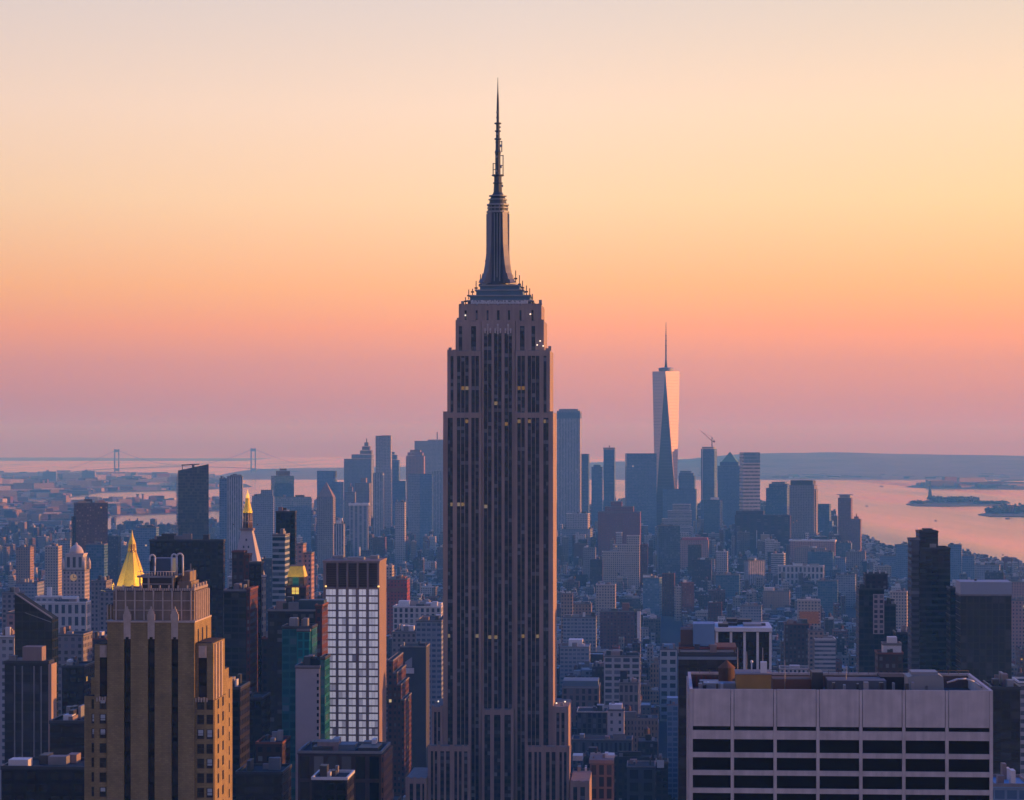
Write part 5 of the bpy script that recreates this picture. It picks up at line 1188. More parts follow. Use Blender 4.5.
far('classical_tower', 'grand old tower with white cornice and paired white columns', 349.5, 368.5, 504.5, 5000, W('columned_wall', (.44, .43, .45), (.09, .12, .17), fx=.5, fy=.9, lit=.0), phi=6, bay=9, tiers=[('cornice', 348.5, 369.5, 503, 505.5, -.05, 1.05, M_white)], lm='the white-corniced tower')
far('old_spire', 'slim old tower with a short spire left of the white-corniced tower', 345, 356, 492, 5900, W_stone, phi=10, tiers=[('wall', 348, 353, 487, 491.6, .2, .8, W_stone), ('pinnacle', 350, 351, 483, 486.6, .4, .6, M_limed)])
far('old_block', 'old office tower with ragged crown below the crowned municipal tower', 355, 371, 483, 6000, W_stone, phi=10, tiers=[('crown', 361, 367, 478, 482.6, .2, .8, M_limed)])
far('old_block', 'pale stone office tower before the rippling steel tower', 373, 384, 473, 5600, W_palever, phi=10)
far('old_block', 'mid-height blue tower between the rippling steel tower and the pale grid tower', 393, 407, 481, 6200, W_blue, phi=10)
far('old_block', 'low pale rounded building below the rippling steel tower', 395, 406, 502, 5000, W_pale, phi=12)
far('grid_tower', 'large pale grid tower with a roof antenna just left of the spired skyscraper', 414.5, 447, 441, 7200, W_pale, asp=.4, phi=4, lm='the large pale grid tower', tiers=[('bulkhead', 428, 444, 439.6, 440.8, .2, .8, M_greym), ('antenna', 437, 437.8, 432, 439.5, .4, .6, M_darkm)])
far('shoulder_tower', 'pinkish stone tower with rounded shoulders in front of the pale grid tower', 406, 425, 456, 6700, W_pink, asp=.6, phi=6, tiers=[('wall', 407.5, 423.5, 452.5, 455.6, .1, .9, W_pink), ('wall', 410, 421, 450, 452.2, .15, .85, W_pink)])
far('two_face_tower', 'slab tower with a lighter left half and a deep blue right half', 420, 432.5, 474, 5600, W_blue, asp=.9, phi=2, tiers=[('wall', 408, 419.9, 474, None, .02, .9, W_bluegrey)], lm='the two-faced slab tower')  # light and dark faces of one tower painted as two wall tones
far('edge_tower', 'pale tower half hidden by the left edge of the spired skyscraper', 432, 447, 471, 5900, W_palever, phi=8)
far('ribbed_tower', 'tall pale residential tower with vertical white ribs right of the spired skyscraper', 557, 581.5, 411, 5900, W_palever, asp=.8, phi=5, lm='the tall white-ribbed tower', tiers=[('crown_band', 556.8, 581.7, 412.5, 418.5, -.01, 1.01, plain('blue_crown_glass', (.08, .13, .2), .4)), ('crown', 559, 579, 409, 410.8, .1, .9, M_greym)])
far('ribbed_wing', 'lower blue wing attached right of the tall white-ribbed tower', 578, 589.5, 454, 6000, W_blue, phi=8)
far('round_tower', 'small rounded blue tower between two taller ones right of the ribbed tower', 591.5, 603, 467, 6500, W_blue, phi=8, tiers=[('wall', 593.5, 601, 465, 466.8, .2, .8, W_blue)])
far('hotel_tower', 'slim blue tower with a crown of open beams', 603.5, 615.5, 449.5, 6200, W_blue, phi=8, lm='the slim beam-crowned tower', tiers=[('crown', 603, 616, 447.5, 449.2, -.02, 1.02, M_greym), ('crown_post', 609, 609.8, 445.5, 447.4, .4, .6, M_darkm)])
far('blue_slab', 'broad flat-topped blue slab left of the faceted glass skyscraper', 625, 656.5, 453.5, 6150, W_blue, asp=.5, phi=-6, lm='the broad flat blue slab')
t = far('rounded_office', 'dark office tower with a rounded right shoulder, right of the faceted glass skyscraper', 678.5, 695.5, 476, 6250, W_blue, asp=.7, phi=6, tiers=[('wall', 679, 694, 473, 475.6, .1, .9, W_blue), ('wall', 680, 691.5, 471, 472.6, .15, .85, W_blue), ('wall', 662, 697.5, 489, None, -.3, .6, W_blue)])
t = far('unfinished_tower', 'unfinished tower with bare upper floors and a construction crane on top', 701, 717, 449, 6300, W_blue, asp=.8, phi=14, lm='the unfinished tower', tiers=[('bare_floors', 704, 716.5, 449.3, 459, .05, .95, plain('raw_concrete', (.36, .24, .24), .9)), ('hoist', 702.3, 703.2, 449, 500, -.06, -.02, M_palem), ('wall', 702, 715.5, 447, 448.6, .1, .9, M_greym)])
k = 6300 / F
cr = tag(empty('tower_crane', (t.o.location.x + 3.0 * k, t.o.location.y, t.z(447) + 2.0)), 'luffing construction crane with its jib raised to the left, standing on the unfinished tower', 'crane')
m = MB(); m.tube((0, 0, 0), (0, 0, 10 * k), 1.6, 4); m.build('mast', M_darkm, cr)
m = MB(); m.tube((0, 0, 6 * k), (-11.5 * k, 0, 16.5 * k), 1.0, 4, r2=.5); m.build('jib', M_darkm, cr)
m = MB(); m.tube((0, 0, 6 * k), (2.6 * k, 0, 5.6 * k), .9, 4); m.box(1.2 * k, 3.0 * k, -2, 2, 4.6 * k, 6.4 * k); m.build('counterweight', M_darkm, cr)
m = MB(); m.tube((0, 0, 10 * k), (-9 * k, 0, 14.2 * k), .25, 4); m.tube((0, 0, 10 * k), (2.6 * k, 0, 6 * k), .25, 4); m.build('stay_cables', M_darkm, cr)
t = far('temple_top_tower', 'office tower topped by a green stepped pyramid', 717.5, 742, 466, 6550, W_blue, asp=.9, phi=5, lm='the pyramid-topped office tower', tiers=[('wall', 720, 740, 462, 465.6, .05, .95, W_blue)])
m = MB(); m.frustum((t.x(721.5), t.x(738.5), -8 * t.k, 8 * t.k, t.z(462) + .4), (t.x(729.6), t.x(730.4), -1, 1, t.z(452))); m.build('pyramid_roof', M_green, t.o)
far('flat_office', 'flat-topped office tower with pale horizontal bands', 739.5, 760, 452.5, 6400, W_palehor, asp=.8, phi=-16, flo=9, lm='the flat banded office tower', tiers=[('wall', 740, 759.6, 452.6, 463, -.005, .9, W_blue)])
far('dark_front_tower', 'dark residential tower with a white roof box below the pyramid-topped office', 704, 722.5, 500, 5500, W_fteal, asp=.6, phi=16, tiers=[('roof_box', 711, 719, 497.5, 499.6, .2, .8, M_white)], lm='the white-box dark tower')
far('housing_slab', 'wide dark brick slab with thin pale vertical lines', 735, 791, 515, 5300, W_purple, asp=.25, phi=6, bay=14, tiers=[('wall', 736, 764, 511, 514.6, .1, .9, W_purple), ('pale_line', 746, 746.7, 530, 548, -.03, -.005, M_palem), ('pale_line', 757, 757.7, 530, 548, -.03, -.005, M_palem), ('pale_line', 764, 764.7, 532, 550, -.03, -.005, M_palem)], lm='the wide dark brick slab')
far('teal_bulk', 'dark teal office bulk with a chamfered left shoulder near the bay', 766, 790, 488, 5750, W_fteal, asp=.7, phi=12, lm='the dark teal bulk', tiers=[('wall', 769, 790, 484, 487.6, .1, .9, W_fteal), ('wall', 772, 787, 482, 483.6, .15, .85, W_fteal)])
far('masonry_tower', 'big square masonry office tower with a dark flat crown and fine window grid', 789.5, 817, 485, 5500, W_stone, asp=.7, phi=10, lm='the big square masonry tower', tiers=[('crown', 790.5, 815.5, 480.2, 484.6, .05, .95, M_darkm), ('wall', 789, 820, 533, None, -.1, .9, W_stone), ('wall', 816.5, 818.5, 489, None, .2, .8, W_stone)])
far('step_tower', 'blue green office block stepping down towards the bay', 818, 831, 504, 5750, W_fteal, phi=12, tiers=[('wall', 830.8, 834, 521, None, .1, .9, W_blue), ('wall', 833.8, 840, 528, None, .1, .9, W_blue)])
far('platform_tower', 'brick tower with a wide white roof platform at the water edge', 838, 852.5, 498, 5600, W('rose_brown_wall', (.24, .15, .16), (.06, .06, .08), fx=.5, fy=.5, lit=.0), phi=10, lm='the platform-topped brick tower', tiers=[('roof_platform', 836.5, 855, 494.2, 495, .2, .8, M_palem), ('wall', 839.5, 851, 495.2, 497.6, .1, .9, M_greym)])
far('spirelet_tower', 'brick tower with a small pointed roof at the water edge', 851, 861.5, 519, 5450, W('rose_brown_wall', (.24, .15, .16)), phi=10, tiers=[('roof_peak', 854, 859, 516.5, 518.6, .25, .75, M_brick), ('roof_peak', 856, 857, 513.5, 516.4, .45, .55, M_brick)])
far('long_pier_building', 'long low white roofed building below the big square masonry tower', 790, 836, 541, 5000, W_pink, asp=.3, phi=6, coping=M_white, tiers=[('roof_band', 789, 836.5, 539.6, 541.2, -.03, 1.03, M_white)], lm='the long white roofed building')
far('shop_row', 'pinkish low front of shops under the long white roofed building', 795, 826, 548, 4850, W_warm, asp=.3, phi=6)
far('deep_teal_block', 'deep teal glass block below the masonry tower, right part of downtown', 808, 834, 552, 4600, W_fteal, asp=.4, phi=8)
far('deep_teal_block', 'deep teal low block under the platform-topped brick tower', 836, 852, 543, 5000, W_fteal, asp=.5, phi=8)
# ------------------------------------------------------------------ far bridge, statue, port, boats
def bridge():
    D = 20000.0; k = D / F
    y0, y1, y2 = 0, 0, 0
    o = tag(empty('suspension_bridge', (gx(185, D), D, 0.0)), 'hazy suspension bridge with two towers far across the bay', 'bridge')
    X = lambda px: (px - 185) * k
    Z = lambda py: gz(py, D)
    for px, tp in ((116.8, 449), (253.3, 448)):
        m = MB()
        for s in (-1, 1): m.prism([(X(px) + s * 2.1 * k - .62 * k, -8), (X(px) + s * 2.1 * k + .62 * k, -8), (X(px) + s * 2.1 * k + .62 * k, 8), (X(px) + s * 2.1 * k - .62 * k, 8)], 0, Z(tp))
        m.box(X(px) - 1.5 * k, X(px) + 1.5 * k, -7, 7, Z(tp + 3.2), Z(tp + .5)); m.box(X(px) - 1.5 * k, X(px) + 1.5 * k, -7, 7, Z(471), Z(468.6))
        m.build('bridge_tower', M_greym, o)
    dk = lambda px: 470.8 - 4.3 * (1 - ((px - 185) / 100.0) ** 2 * 0.9)
    m = MB(); pts = [60 + i * 8 for i in range(34)]
    for a, b in zip(pts, pts[1:]):
        za, zb = Z(dk(a)), Z(dk(b)); t = .5 * k
        q = [(X(a), -12, za - t), (X(b), -12, zb - t), (X(b), -12, zb), (X(a), -12, za)]; r = [(x, 12, z) for x, y, z in q]
        m.face(q); m.face(r[::-1]); m.face([q[3], q[2], r[2], r[3]]); m.face([q[1], q[0], r[0], r[1]])
    m.build('deck', M_darkm, o)
    c = MB(); sp = MB()
    def cable(p0, y0, p1, y1, sag, n=22):
        prev = None
        for i in range(n + 1):
            u = i / n; px = p0 + (p1 - p0) * u; py = y0 + (y1 - y0) * u + sag * 4 * u * (1 - u)
            cur = (X(px), 0, Z(py))
            if prev: c.tube(prev, cur, .2 * k, 5)
            if dk(px) - py > 1.2: sp.tube(cur, (X(px), 0, Z(dk(px))), .05 * k, 4)
            prev = cur
    cable(116.8, 449.6, 253.3, 448.6, 16.0); cable(70, 468, 116.8, 449.6, 1.5, 10); cable(253.3, 448.6, 312, 468, 1.5, 10)
    c.build('main_cable', M_greym, o); sp.build('hanger_cables', M_greym, o)
bridge()

def statue():
    D = 11300.0; k = D / F; px = 930.0
    o = tag(empty('statue', (gx(px, D), D, 3.0)), 'green standing statue with raised torch on its stone pedestal, on the island', 'statue')
    Z = lambda py: gz(py, D) - 3.0
    m = MB(); m.lathe([(6.0 * k, 0), (5.2 * k, Z(499.5)), (3.6 * k, Z(499.2)), (2.7 * k, Z(497)), (2.0 * k, Z(493.2)), (2.2 * k, Z(493)), (2.2 * k, Z(492.4))], 4, smooth=False, rot=pi / 4); m.build('pedestal', plain('dark_granite', (0.10, 0.09, 0.09), 0.9), o)
    b = MB(); b.lathe([(1.6 * k, Z(492.4)), (1.6 * k, Z(491)), (1.25 * k, Z(489.6)), (1.2 * k, Z(488.6)), (.6 * k, Z(488.1)), (.2 * k, Z(487.9)), (.34 * k, Z(487.6)), (.34 * k, Z(487.1)), (.5 * k, Z(486.9)), (.1, Z(486.6))], 10)
    b.tube((-.5 * k, 0, Z(488.5)), (-.95 * k, 0, Z(486.2)), .24 * k, 6); b.tube((-.95 * k, 0, Z(486.2)), (-.95 * k, 0, Z(485.6)), .12 * k, 5); b.tube((.55 * k, -.1 * k, Z(488.9)), (.75 * k, -.7 * k, Z(489.9)), .22 * k, 6)
    b.build('figure', plain('dark_patina', (0.06, 0.11, 0.10), 0.8), o)
    m = MB(); m.lathe([(.1, Z(485.7)), (.28 * k, Z(485.5)), (.2 * k, Z(485.0)), (.02, Z(484.4))], 6, -.95 * k, 0); m.build('torch', M_gold, o)
statue()

def leafmass(name, lab, spots, seed, gid=None, hmax=12, n=26):
    """clumped foliage over a strip of ground: each spot = (X, Y, z, radius)"""
    r = random.Random(seed); m = MB()
    for (x, y, z, rad) in spots:
        for _ in range(n):
            a, q = r.uniform(0, 2 * pi), rad * sqrt(r.random()); h = z + r.uniform(.15, 1) * hmax * (1 - .4 * q / rad)
            s = r.uniform(.5, 1.0) * rad * .34; c = (x + q * cos(a), y + q * sin(a), h)
            v = [(c[0] + s * r.uniform(.6, 1.2), c[1], c[2] + r.uniform(-.3, .3) * s), (c[0], c[1] + s, c[2]), (c[0] - s * r.uniform(.6, 1.2), c[1], c[2] + r.uniform(-.3, .3) * s), (c[0], c[1] - s, c[2]), (c[0], c[1], c[2] + s * r.uniform(.5, .9)), (c[0], c[1], c[2] - s * .6)]
            for i in range(4):
                j = (i + 1) % 4; m.face([v[i], v[j], v[4]]); m.face([v[j], v[i], v[5]])
    o = m.build(name, M_leaf); tag(o, lab, 'trees', kind='stuff'); return o
def isl(pxs, py, jit, rad, seed):
    r = random.Random(seed); sp = []
    for px in pxs:
        D = gd(py + r.uniform(-jit, jit)); sp.append((gx(px, D), D, 3.0, rad * r.uniform(.7, 1.2)))
    return sp
leafmass('island_trees', 'trees massed on the statue island', isl([933 + i * 1.6 for i in range(26)], 502.6, .9, 26, 3), 3, hmax=26)
leafmass('island_trees', 'low trees on the tail of the statue island', isl([912 + i * 2.4 for i in range(8)] + [977 + i * 2.5 for i in range(12)], 504.2, .5, 20, 4), 4, hmax=14)
leafmass('island_trees', 'trees on the second island at the right edge', isl([992 + i * 2.0 for i in range(30)], 512.5, 2.0, 26, 5), 5, hmax=24)
def hall():
    D = gd(514); k = D / F
    t = T('turreted_hall', 'turreted brick hall on the second island at the right edge', 'hall', 1004, 1018, 510, D, W_red, asp=.5, phi=8)
    for px in (1010, 1013):
        m = MB(); m.lathe([(1.0 * k, t.z(512)), (1.0 * k, t.z(506.8)), (.1, t.z(504.6))], 8, t.x(px), t.yf, smooth=False); m.build('turret', M_brick, t.o)
hall()
# port cranes and sheds on the far spit
for i, (px, py) in enumerate(((988, 482.6), (992, 482.6), (1003, 482.8))):
    D = gd(484); k = D / F
    o = tag(empty('gantry_crane', (gx(px, D), D, 2.0)), ['leftmost gantry crane on the far port spit', 'middle gantry crane on the far port spit', 'rightmost gantry crane on the far port spit'][i], 'crane', 'gantry cranes at the port')
    m = MB(); h = 4.4 * k
    for dx in (-.5 * k, .5 * k): m.tube((dx, 0, 0), (dx, 0, h * .8), 1.6, 4)
    m.build('legs', M_darkm, o); m = MB(); m.tube((-1.6 * k, 0, h * .8), (.9 * k, 0, h * .8), 2.0, 4); m.tube((0, 0, h * .8), (.2 * k, 0, h), 1.2, 4); m.build('boom', M_darkm, o)
def boat(px, py, Lpx, lab, big=False):
    D = gd(py); k = D / F; L = Lpx * k
    o = tag(empty('boat', (gx(px, D), D, 0), random.Random(px).uniform(-.4, .4)), lab, 'boat', 'boats on the bay')
    h = L * .14; w = L * .13
    m = MB(); m.prism([(-L / 2, -w), (L * .36, -w), (L / 2, 0), (L * .36, w), (-L / 2, w)], -.3, h * .6); m.build('hull', M_darkm, o)
    m = MB(); m.box(-L * .42, L * .18, -w * .8, w * .8, h * .6 + .01, h * 1.1); m.box(-L * .3, L * .02, -w * .6, w * .6, h * 1.1 + .01, h * 1.6); m.build('cabin', M_palem, o)
    m = MB(); m.tube((-L * .1, 0, h * 1.6), (-L * .1, 0, h * 2.6), L * .02, 6); m.build('funnel', M_darkm, o)
boat(882, 486.5, 5, 'ship on the bay left of the statue, closest to the hills')
boat(867, 506.3, 4, 'small boat on the bay at the far left of the open water')
boat(1008, 519, 6, 'ferry just off the second island')
boat(1003, 555, 3, 'little launch near the right bank')
boat(936, 521, 3.5, 'launch crossing below the statue island')
boat(161, 500, 3, 'barge in the channel left of the slanted glass tower')
# harbour chimney stacks on the near spit
for px, lab in ((137.5, 'left one of two chimney stacks on the far river bank'), (143, 'right one of two chimney stacks on the far river bank')):
    D = gd(506); k = D / F
    o = tag(empty('chimney_stack', (gx(px, D), D, 2.0)), lab, 'chimney', 'chimney stacks on the river bank')
    m = MB(); m.lathe([(1.5 * k, 0), (1.2 * k, 11 * k)], 10); m.build('shaft', M_limed, o); m = MB(); m.lathe([(1.35 * k, 11 * k + .02), (1.35 * k, 11.6 * k)], 10, smooth=False); m.build('rim', M_darkm, o)
# two housing slabs on the far shore
for l, r, tp, lab in ((43, 57, 471.5, 'hazy housing slab pair on the far left shore'), (82, 96, 471, 'hazy square housing block on the far shore left of the bridge')):
    T('housing_block', lab, 'building', l, r, tp, 15500, W_bluegrey, asp=.6, phi=10, tiers=[('bulkhead', l + 3, l + 6, tp - 1.4, tp - .05, .3, .7, M_greym)], parapet=False)
T('terminal_shed', 'long pinkish warehouse terminal on the far shore below the bridge', 'building', 128, 162, 482.5, 14200, W_pink, asp=.2, phi=4, parapet=False)
T('terminal_shed', 'pink brick warehouse row on the near river bank left of the channel', 'building', 59, 75, 504, 9500, W_pink, asp=.3, phi=4, parapet=False)

# ------------------------------------------------------------------ the low city
def pip(x, y, poly):
    c = False; n = len(poly)
    for i in range(n):
        x1, y1 = poly[i]; x2, y2 = poly[(i + 1) % n]
        if (y1 > y) != (y2 > y) and x < (x2 - x1) * (y - y1) / (y2 - y1) + x1: c = not c
    return c
def wpts(pix): return [(gx(x, gd(y)), gd(y)) for x, y in pix]
MANH = wpts([(-300, 541), (75, 538.5), (105, 537), (180, 536), (215, 532), (250, 522), (340, 513), (520, 506), (700, 511), (770, 519), (840, 535.5), (880, 547), (940, 553.5), (990, 563), (1040, 577), (1150, 622)]) + [(1750, 600), (-1500, 600)]
BK1 = wpts([(-200, 504.5), (60, 504.5), (100, 503.6), (180, 503), (215, 503.8), (256, 506.6), (180, 513.2), (130, 514.3), (103, 515.6), (70, 531.5), (-200, 533.5)])
BK2 = wpts([(-160, 477), (60, 477), (150, 477), (200, 478), (242, 484.5), (195, 489.8), (140, 491), (100, 492), (58, 498), (-160, 499.5)])
fr = []
ca, sa = cos(A), sin(A)
def grid(x, y): return (x * ca - y * sa, x * sa + y * ca)      # world -> street grid
def ungrid(u, v): return (u * ca + v * sa, -u * sa + v * ca)
BOX = []
for n, cs in FOOT:
    g = [grid(*c) for c in cs]; BOX.append((min(a for a, b in g) - 2, max(a for a, b in g) + 2, min(b for a, b in g) - 2, max(b for a, b in g) + 2))
CELL = {}
for i, b in enumerate(BOX):
    for cx in range(int(b[0] // 100), int(b[1] // 100) + 1):
        for cyy in range(int(b[2] // 100), int(b[3] // 100) + 1): CELL.setdefault((cx, cyy), []).append(i)
def blocked(u0, u1, v0, v1):
    for cx in range(int(u0 // 100), int(u1 // 100) + 1):
        for cyy in range(int(v0 // 100), int(v1 // 100) + 1):
            for i in CELL.get((cx, cyy), ()):
                b = BOX[i]
                if u0 < b[1] and u1 > b[0] and v0 < b[3] and v1 > b[2]: return True
    return False
R = random.Random(21)
PAL = [('red brick', (0.24, 0.10, 0.075)), ('dark brown', (0.13, 0.085, 0.07)), ('tan', (0.36, 0.27, 0.20)), ('grey', (0.27, 0.27, 0.28)), ('white', (0.70, 0.68, 0.66)), ('cream', (0.48, 0.41, 0.34)), ('charcoal', (0.08, 0.08, 0.09)), ('slate blue', (0.15, 0.20, 0.27)), ('buff', (0.42, 0.35, 0.28))]
ROOFS = [('black', (0.045, 0.045, 0.05)), ('black', (0.07, 0.07, 0.075)), ('grey', (0.2, 0.2, 0.21)), ('silver', (0.42, 0.43, 0.45)), ('brown', (0.14, 0.10, 0.085)), ('white', (0.6, 0.6, 0.6)), ('green', (0.08, 0.12, 0.07))]
LOW = []   # u0,u1,v0,v1,h,pal,roof,fx,ribbon
def height(D, px):
    q = R.random()
    if D < 1500: return R.uniform(15, 48) if q < .85 else R.uniform(45, 70)
    if D < 2600: return R.uniform(16, 44) if q < .82 else R.uniform(40, 66)
    if D < 4900: return R.uniform(8, 19) if q < .88 else R.uniform(19, 38)
    if px > 835: return R.uniform(8, 19)
    if 250 < px < 860: return R.uniform(12, 36) if q < .78 else R.uniform(36, 72)
    return R.uniform(9, 22) if q < .88 else R.uniform(22, 52)
for bj in range(8, 110):
    v = bj * 80.0
    for bi in range(-14, 12):
        u = bi * 270.0 + 26.0       # the avenue under the eye stays open
        for row in (0, 1):
            va, vb = v + row * 30.5, v + row * 30.5 + 29.5
            uu = u
            while uu < u + 238:
                w = R.choice((5.5, 6, 7, 8, 9, 11, 14, 18, 26)) * (1.7 if v < 2200 else 1)
                u1 = min(uu + w, u + 240)
                X, Y = ungrid((uu + u1) / 2, (va + vb) / 2)
                px = CX + X * F / Y
                ok = Y > 640 and -60 < px < 1090 and pip(X, Y, MANH) and u1 - uu > 5
                d0, d1 = va + (R.uniform(0, 5) if R.random() < .5 else 0), vb - (R.uniform(0, 14) if R.random() < .5 else 0)
                if ok and not blocked(uu, u1, d0, d1) and R.random() > .03:
                    h = height(Y, px)
                    p = R.randrange(len(PAL)); rf = R.randrange(len(ROOFS)) if R.random() < .8 else 3
                    if R.random() < .3: p = R.choice((0, 1, 6, 3))
                    if R.random() < .12: p = 4
                    if Y < 1700: p = R.choice((0, 1, 6, 1)); rf = R.choice((0, 1, 4))
                    LOW.append((uu, u1 - .15, d0, d1, h, p, rf, R.choice((.34, .42, .5, .56, .62)), R.random() < .12, X, Y, px))
                uu = u1
# how large each one shows (painter's order over a coarse id picture)
import numpy as np
SC = 2
ids = np.full((800 // SC * 1, 1024 // SC), -1, dtype=np.int32)
draw = [(Dd, l, r, tp, -2) for Dd, l, r, tp in RECTS]
for i, q in enumerate(LOW):
    u0, u1, v0, v1, h = q[:5]
    cs = [ungrid(a, b) for a in (u0, u1) for b in (v0, v1)]
    xs = [CX + x * F / y for x, y in cs]; tp = HY + (EYE - h) * F / max(y for x, y in cs)
    draw.append((q[10], min(xs), max(xs), tp, i))
draw.sort(key=lambda t: -t[0])
H, Wd = ids.shape
for Dd, l, r, tp, i in draw:
    a, b = max(0, int(l / SC)), min(Wd, int(math.ceil(r / SC))); c = max(0, int(tp / SC))
    bt = min(H, int((HY + EYE * F / max(Dd - 15, 1)) / SC) + 1)
    if a < b and c < bt: ids[c:bt, a:b] = i
cnt = np.bincount(ids[ids >= 0], minlength=len(LOW))
order = sorted(range(len(LOW)), key=lambda i: -cnt[i])
single = [i for i in order[:290] if cnt[i] >= 3]
sset = set(single)

def low_geo(q, wall, roof, extra=None, split=False):
    u0, u1, v0, v1, h, p, rf, fx, rib = q[:9]
    r = random.Random(int(u0 * 7 + v0 * 13 + h * 31))
    pc = PAL[p][1]; j = r.uniform(.35, 1.05); col = (pc[0] * j, pc[1] * j, pc[2] * j, fx); rc = ROOFS[rf][1]; jr = r.uniform(.6, 1.4); rcol = (rc[0] * jr, rc[1] * jr, rc[2] * jr, 0)
    cu, cv = ((u0 + u1) / 2, (v0 + v1) / 2) if split else (0, 0)
    def P(a, b):
        x, y = ungrid(a, b)
        return (a - cu, b - cv) if split else (x, y)
    def bx(m, a0, a1, b0, b1, z0, z1, c, mi, tc=None, mt=None, bottom=True):
        m.prism([P(a0, b0), P(a1, b0), P(a1, b1), P(a0, b1)], z0, z1, bay=r.choice((2.4, 3, 3.6)), flo=r.choice((3.2, 3.6, 4.2)), mi=mi, mt=mt, col=c, tcol=tc, bottom=bottom)
    zb = 0 if split else 2.0
    top = h - (2 if split else 0)
    bx(wall, u0, u1, v0, v1, zb, top, col, 1 if rib else 0, bottom=split)
    feats = []
    par = r.uniform(.7, 1.4)
    e = .01
    lp = (min(1, col[0] * 1.1), min(1, col[1] * 1.1), min(1, col[2] * 1.1), 0)
    if split:
        bx(roof, u0 + .4, u1 - .4, v0 + .4, v1 - .4, top + .01, top + .2, rcol, 2)
        pr = MB()
        bx(pr, u0, u1, v0, v0 + .39, top + .005, top + par, lp, 2); bx(pr, u0, u1, v1 - .39, v1, top + .005, top + par, lp, 2); bx(pr, u0, u0 + .39, v0 + .4, v1 - .4, top + .005, top + par, lp, 2); bx(pr, u1 - .39, u1, v0 + .4, v1 - .4, top + .005, top + par, lp, 2)
        feats.append(('parapet', pr, ''))
    else:
        m = wall
        m.face([(*P(u0 + .3, v0 + .3), top + .25), (*P(u1 - .3, v0 + .3), top + .25), (*P(u1 - .3, v1 - .3), top + .25), (*P(u0 + .3, v1 - .3), top + .25)], None, 2, rcol)
    w, d = u1 - u0, v1 - v0
    if r.random() < .8 and w > 7:
        a = u0 + r.uniform(.1, .6) * w; b = v0 + r.uniform(.2, .6) * d; ww = min(r.uniform(.12, .36) * w + 2, u1 - a - .6); dd = min(r.uniform(.15, .35) * d + 1, v1 - b - .6); hh = r.uniform(2.4, 5.5)
        m = MB() if split else wall
        if ww > 1 and dd > 1:
            c = lp if r.random() < .6 else (.55, .54, .53, 0)
            bx(m, a, a + ww, b, b + dd, top + .26, top + hh, c, 2)
            if split: feats.append(('bulkhead', m, 'a roof bulkhead'))
    if r.random() < .8 and w > 6:
        for _ in range(r.randint(1, 5)):
            a = u0 + r.uniform(.06, .8) * w; b = v0 + r.uniform(.06, .7) * d
            m = MB() if split else wall
            c = r.choice(((.5, .5, .52, 0), (.3, .3, .32, 0), (.08, .08, .09, 0), (.62, .62, .62, 0)))
            bx(m, a, a + r.uniform(1, 3), b, b + r.uniform(1, 3), top + .26, top + r.uniform(1.2, 2.4), c, 2)
            if split: feats.append(('roof_unit', m, ''))
    if split and r.random() < .4 and w > 9 and h < 90:
        a = u0 + r.uniform(.2, .8) * w - cu; b = v0 + r.uniform(.5, .8) * d - cv; z = top + r.uniform(2.4, 5)
        m = MB(); m.lathe([(1.9, z), (1.8, z + 3.4), (2.05, z + 3.4), (.05, z + 5)], 10, a, b, smooth=False)
        for k in range(4): m.tube((a + 1.4 * cos(k * pi / 2 + .6), b + 1.4 * sin(k * pi / 2 + .6), top + .2), (a + 1.4 * cos(k * pi / 2 + .6), b + 1.4 * sin(k * pi / 2 + .6), z), .12, 4)
        feats.append(('water_tank', m, 'a wooden water tank'))
    return feats

used = {}
def relation(px, py, D):
    """nearest named neighbour in the picture, and the side of it"""
    c = sorted(LMS, key=lambda L: abs(L[1] - px) / (1 + 0.4 * L[4] / 20) + abs(L[2] + 25 - py) * .8 + abs(math.log(D / L[3])) * 40)
    out = []
    for L in c[:10]:
        if D < L[3] * .93 and abs(L[1] - px) < L[4] * .5: side = 'in front of'
        elif D > L[3] * 1.07 and abs(L[1] - px) < L[4] * .5: side = 'behind'
        else: side = 'left of' if px < L[1] else 'right of'
        out.append(side + ' ' + L[0])
    return out
for i in single:
    q = LOW[i]; u0, u1, v0, v1, h, p, rf, fx, rib, X, Y, px = q
    wall, roof = MB(), MB()
    fs = low_geo(q, wall, roof, split=True)
    o = empty('low_building', (X, Y, 2.0), -A)
    wall.build('wall', [W_generic, W_ribbon, R_generic], o, tint=True)
    roof.build('roof', [W_generic, W_ribbon, R_generic], o, tint=True)
    for n, m, _ in fs:
        if n == 'water_tank': m.build(n, M_wood, o)
        else: m.build(n, [W_generic, W_ribbon, R_generic], o, tint=True)
    py = HY + (EYE - h) * F / Y
    kind = 'narrow' if u1 - u0 < 11 else ('broad' if u1 - u0 > 30 else '')
    tall = 'building' if h < 26 else ('mid-rise' if h < 45 else 'high-rise')
    ft = [f[2] for f in fs if f[2]]
    f1 = 'with ' + ft[-1] if ft else ROOFS[rf][0] + '-roofed'
    rels = relation(px, py, Y)
    lab = None
    for rel in rels:
        for form in range(2):
            base = (PAL[p][1] and PAL[p][0])
            s = ' '.join(x for x in ((kind if form else ''), base, tall, (f1 if form == 0 else ROOFS[rf][0] + '-roofed' if not ft else f1), rel) if x)
            if form and not kind: continue
            if f1.endswith('-roofed'): s = ' '.join(x for x in ((kind if form else ''), f1, base, tall, rel) if x)
            if s not in used and 4 <= len(s.split()) <= 16: lab = s; break
        if lab: break
    if not lab: lab = s
    used[lab] = 1
    tag(o, lab, 'building', 'ordinary city buildings between the towers')
rest = MB()
for i, q in enumerate(LOW):
    if i not in sset: low_geo(q, rest, None)
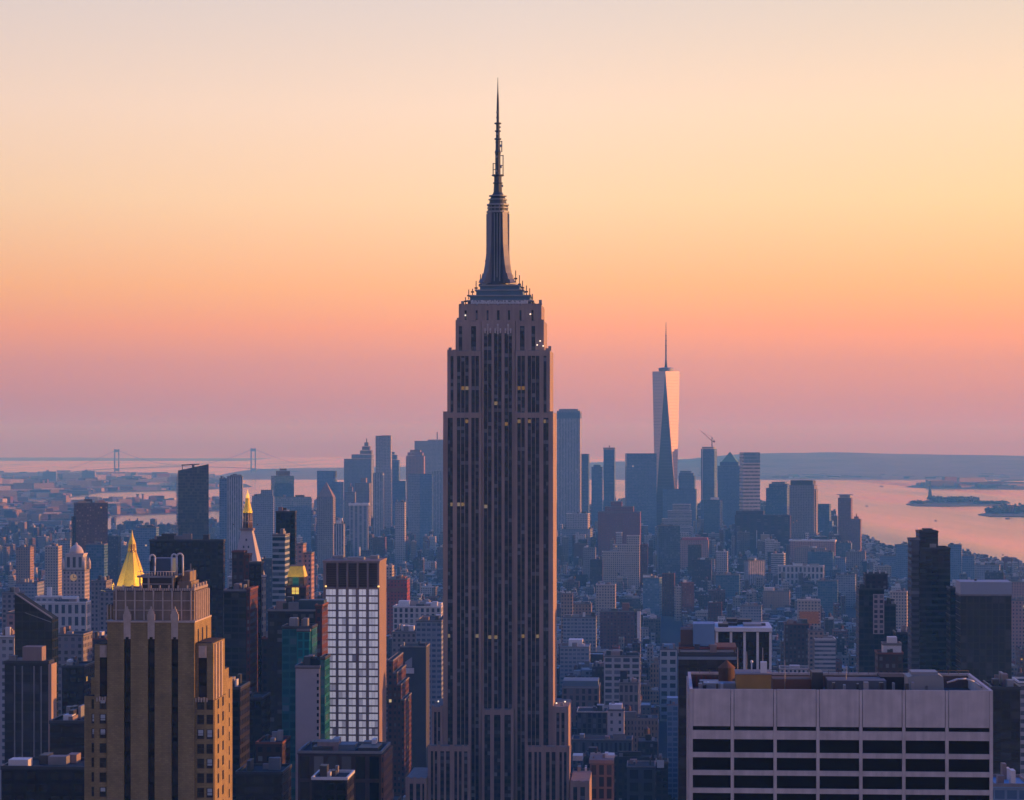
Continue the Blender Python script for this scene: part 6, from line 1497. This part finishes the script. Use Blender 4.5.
# far shore houses, same low city on the other side of the rivers
def scatter(poly, n, hmin, hmax, seed, wr=(20, 70)):
    r = random.Random(seed); xs = [a for a, b in poly]; ys = [b for a, b in poly]; k = 0; t = 0
    while k < n and t < n * 8:
        t += 1
        y = 1 / r.uniform(1 / max(ys), 1 / min(ys)); x = r.uniform(min(xs), max(xs))
        if not pip(x, y, poly) or not -20 < CX + x * F / y < 1044: continue
        w, d, h = r.uniform(*wr), r.uniform(14, 40), r.uniform(hmin, hmax) if r.random() < .93 else r.uniform(hmax, hmax * 2.2)
        a = r.choice((.2, -.3, .5)) + r.uniform(-.03, .03); c, s = cos(a), sin(a)
        poly4 = [(x + p_ * w / 2 * c - q_ * d / 2 * s, y + p_ * w / 2 * s + q_ * d / 2 * c) for p_, q_ in ((-1, -1), (1, -1), (1, 1), (-1, 1))]
        pc = r.choice(PAL)[1]; rc = r.choice(ROOFS)[1]
        rest.prism(poly4, 1.5, h, bay=3, flo=3.5, mi=0, mt=2, col=(*pc, .5), tcol=(*rc, 0), bottom=False); k += 1
scatter(BK1, 2300, 8, 20, 5)
scatter(BK2, 1500, 9, 26, 6, (40, 150))
PORT = wpts([(916, 485.6), (986, 484.2), (1024, 486), (1024, 488.5), (940, 487.8)])
scatter(PORT, 120, 9, 24, 8, (60, 200))
o = rest.build('city_buildings', [W_generic, W_ribbon, R_generic], tint=True)
tag(o, 'countless small hazy buildings filling the city between and beyond the towers', 'buildings', kind='stuff')
# lights and pale sheds on the far island shore
r = random.Random(11)
hs = MB()
for _ in range(420):
    px = r.choice((r.uniform(640, 1024), r.uniform(760, 830))); D = r.uniform(17700, 20300); x = gx(px, D); z = max(6, (D - 17450) / 4000 * 70)
    w = r.uniform(30, 130); hs.box(x, x + w, D, D + 40, max(0, z - 30), z + r.uniform(6, 18), col=(*r.choice(PAL)[1], 0), mi=0)
tag(hs.build('shore_houses', [R_generic], tint=True), 'hazy houses scattered along the foot of the island hills', 'houses', kind='stuff')

# ------------------------------------------------------------------ trees of the parks and squares
def tree(x, y, h, seed, lab):
    r = random.Random(seed); o = tag(empty('park_tree', (x, y, 2.0)), lab, 'tree', 'trees in the city squares')
    m = MB(); m.tube((0, 0, 0), (0, 0, h * .5), h * .035, 6, r2=h * .02)
    for k in range(4): a = k * 1.6 + r.random(); m.tube((0, 0, h * .32), (h * .2 * cos(a), h * .2 * sin(a), h * .6), h * .014, 5, r2=h * .006)
    m.build('trunk', M_bark, o)
    c = MB()
    for _ in range(70):
        a, b = r.uniform(0, 2 * pi), r.uniform(-.6, 1); q = h * .33 * sqrt(1 - min(1, b * b)) * r.uniform(.5, 1.05); z = h * .62 + b * h * .34; s = h * r.uniform(.05, .10)
        p = Vector((q * cos(a), q * sin(a), z)); n1 = Vector((r.uniform(-1, 1), r.uniform(-1, 1), r.uniform(-.4, 1))).normalized(); e = n1.orthogonal().normalized(); f = n1.cross(e)
        c.face([tuple(p + e * s), tuple(p + f * s * .8), tuple(p - e * s), tuple(p - f * s * .8)])
        c.face([tuple(p + n1 * s), tuple(p + f * s * .7), tuple(p - n1 * s), tuple(p - f * s * .7)])
    c.build('crown', M_leaf, o)
n = 0
for gu in range(-6, 7):
    for gv in range(4):
        X, Y = gx(592, 1690) + gu * 8.5, 1692 + gv * 8 - 20
        if blocked(*(lambda g: (g[0] - 3, g[0] + 3, g[1] - 3, g[1] + 3))(grid(X, Y))): continue
        n += 1; tree(X + R.uniform(-2, 2), Y + R.uniform(-2, 2), R.uniform(12, 19), n, 'leafy dark tree in the square by the narrow white corner building')
spots = []
r = random.Random(5)
for _ in range(60):
    D = gd(r.uniform(597, 612)); px = r.uniform(712, 764); spots.append((gx(px, D), D, 2.0, 9))
leafmass('park_trees', 'dark green trees of a park among low roofs beyond the white-framed building', spots, 12, hmax=24)
spots = []
for _ in range(110):
    px, py = r.choice(((r.uniform(556, 600), r.uniform(572, 590)), (r.uniform(0, 60), r.uniform(560, 580)), (r.uniform(690, 740), r.uniform(566, 580))))
    D = gd(py + 6); spots.append((gx(px, D), D, 2.0, 12))
leafmass('street_trees', 'dark green clumps of trees among the far low roofs', spots, 13, hmax=22, n=20)

# ------------------------------------------------------------------ the air
m = MB(); m.box(-16000, 16000, -3000, 46000, -2.5, 572)
hz = bpy.data.materials.new('haze_air'); hz.use_nodes = True; ht = hz.node_tree; ht.nodes.clear()
pv = ht.nodes.new('ShaderNodeVolumePrincipled'); ho = ht.nodes.new('ShaderNodeOutputMaterial'); ht.links.new(pv.outputs[0], ho.inputs['Volume'])
pv.inputs['Color'].default_value = HAZE_COLOR; pv.inputs['Density'].default_value = HAZE_DENSITY; pv.inputs['Anisotropy'].default_value = HAZE_G
pv.inputs['Absorption Color'].default_value = HAZE_ABSORB
tag(m.build('haze', hz), kind='stuff')
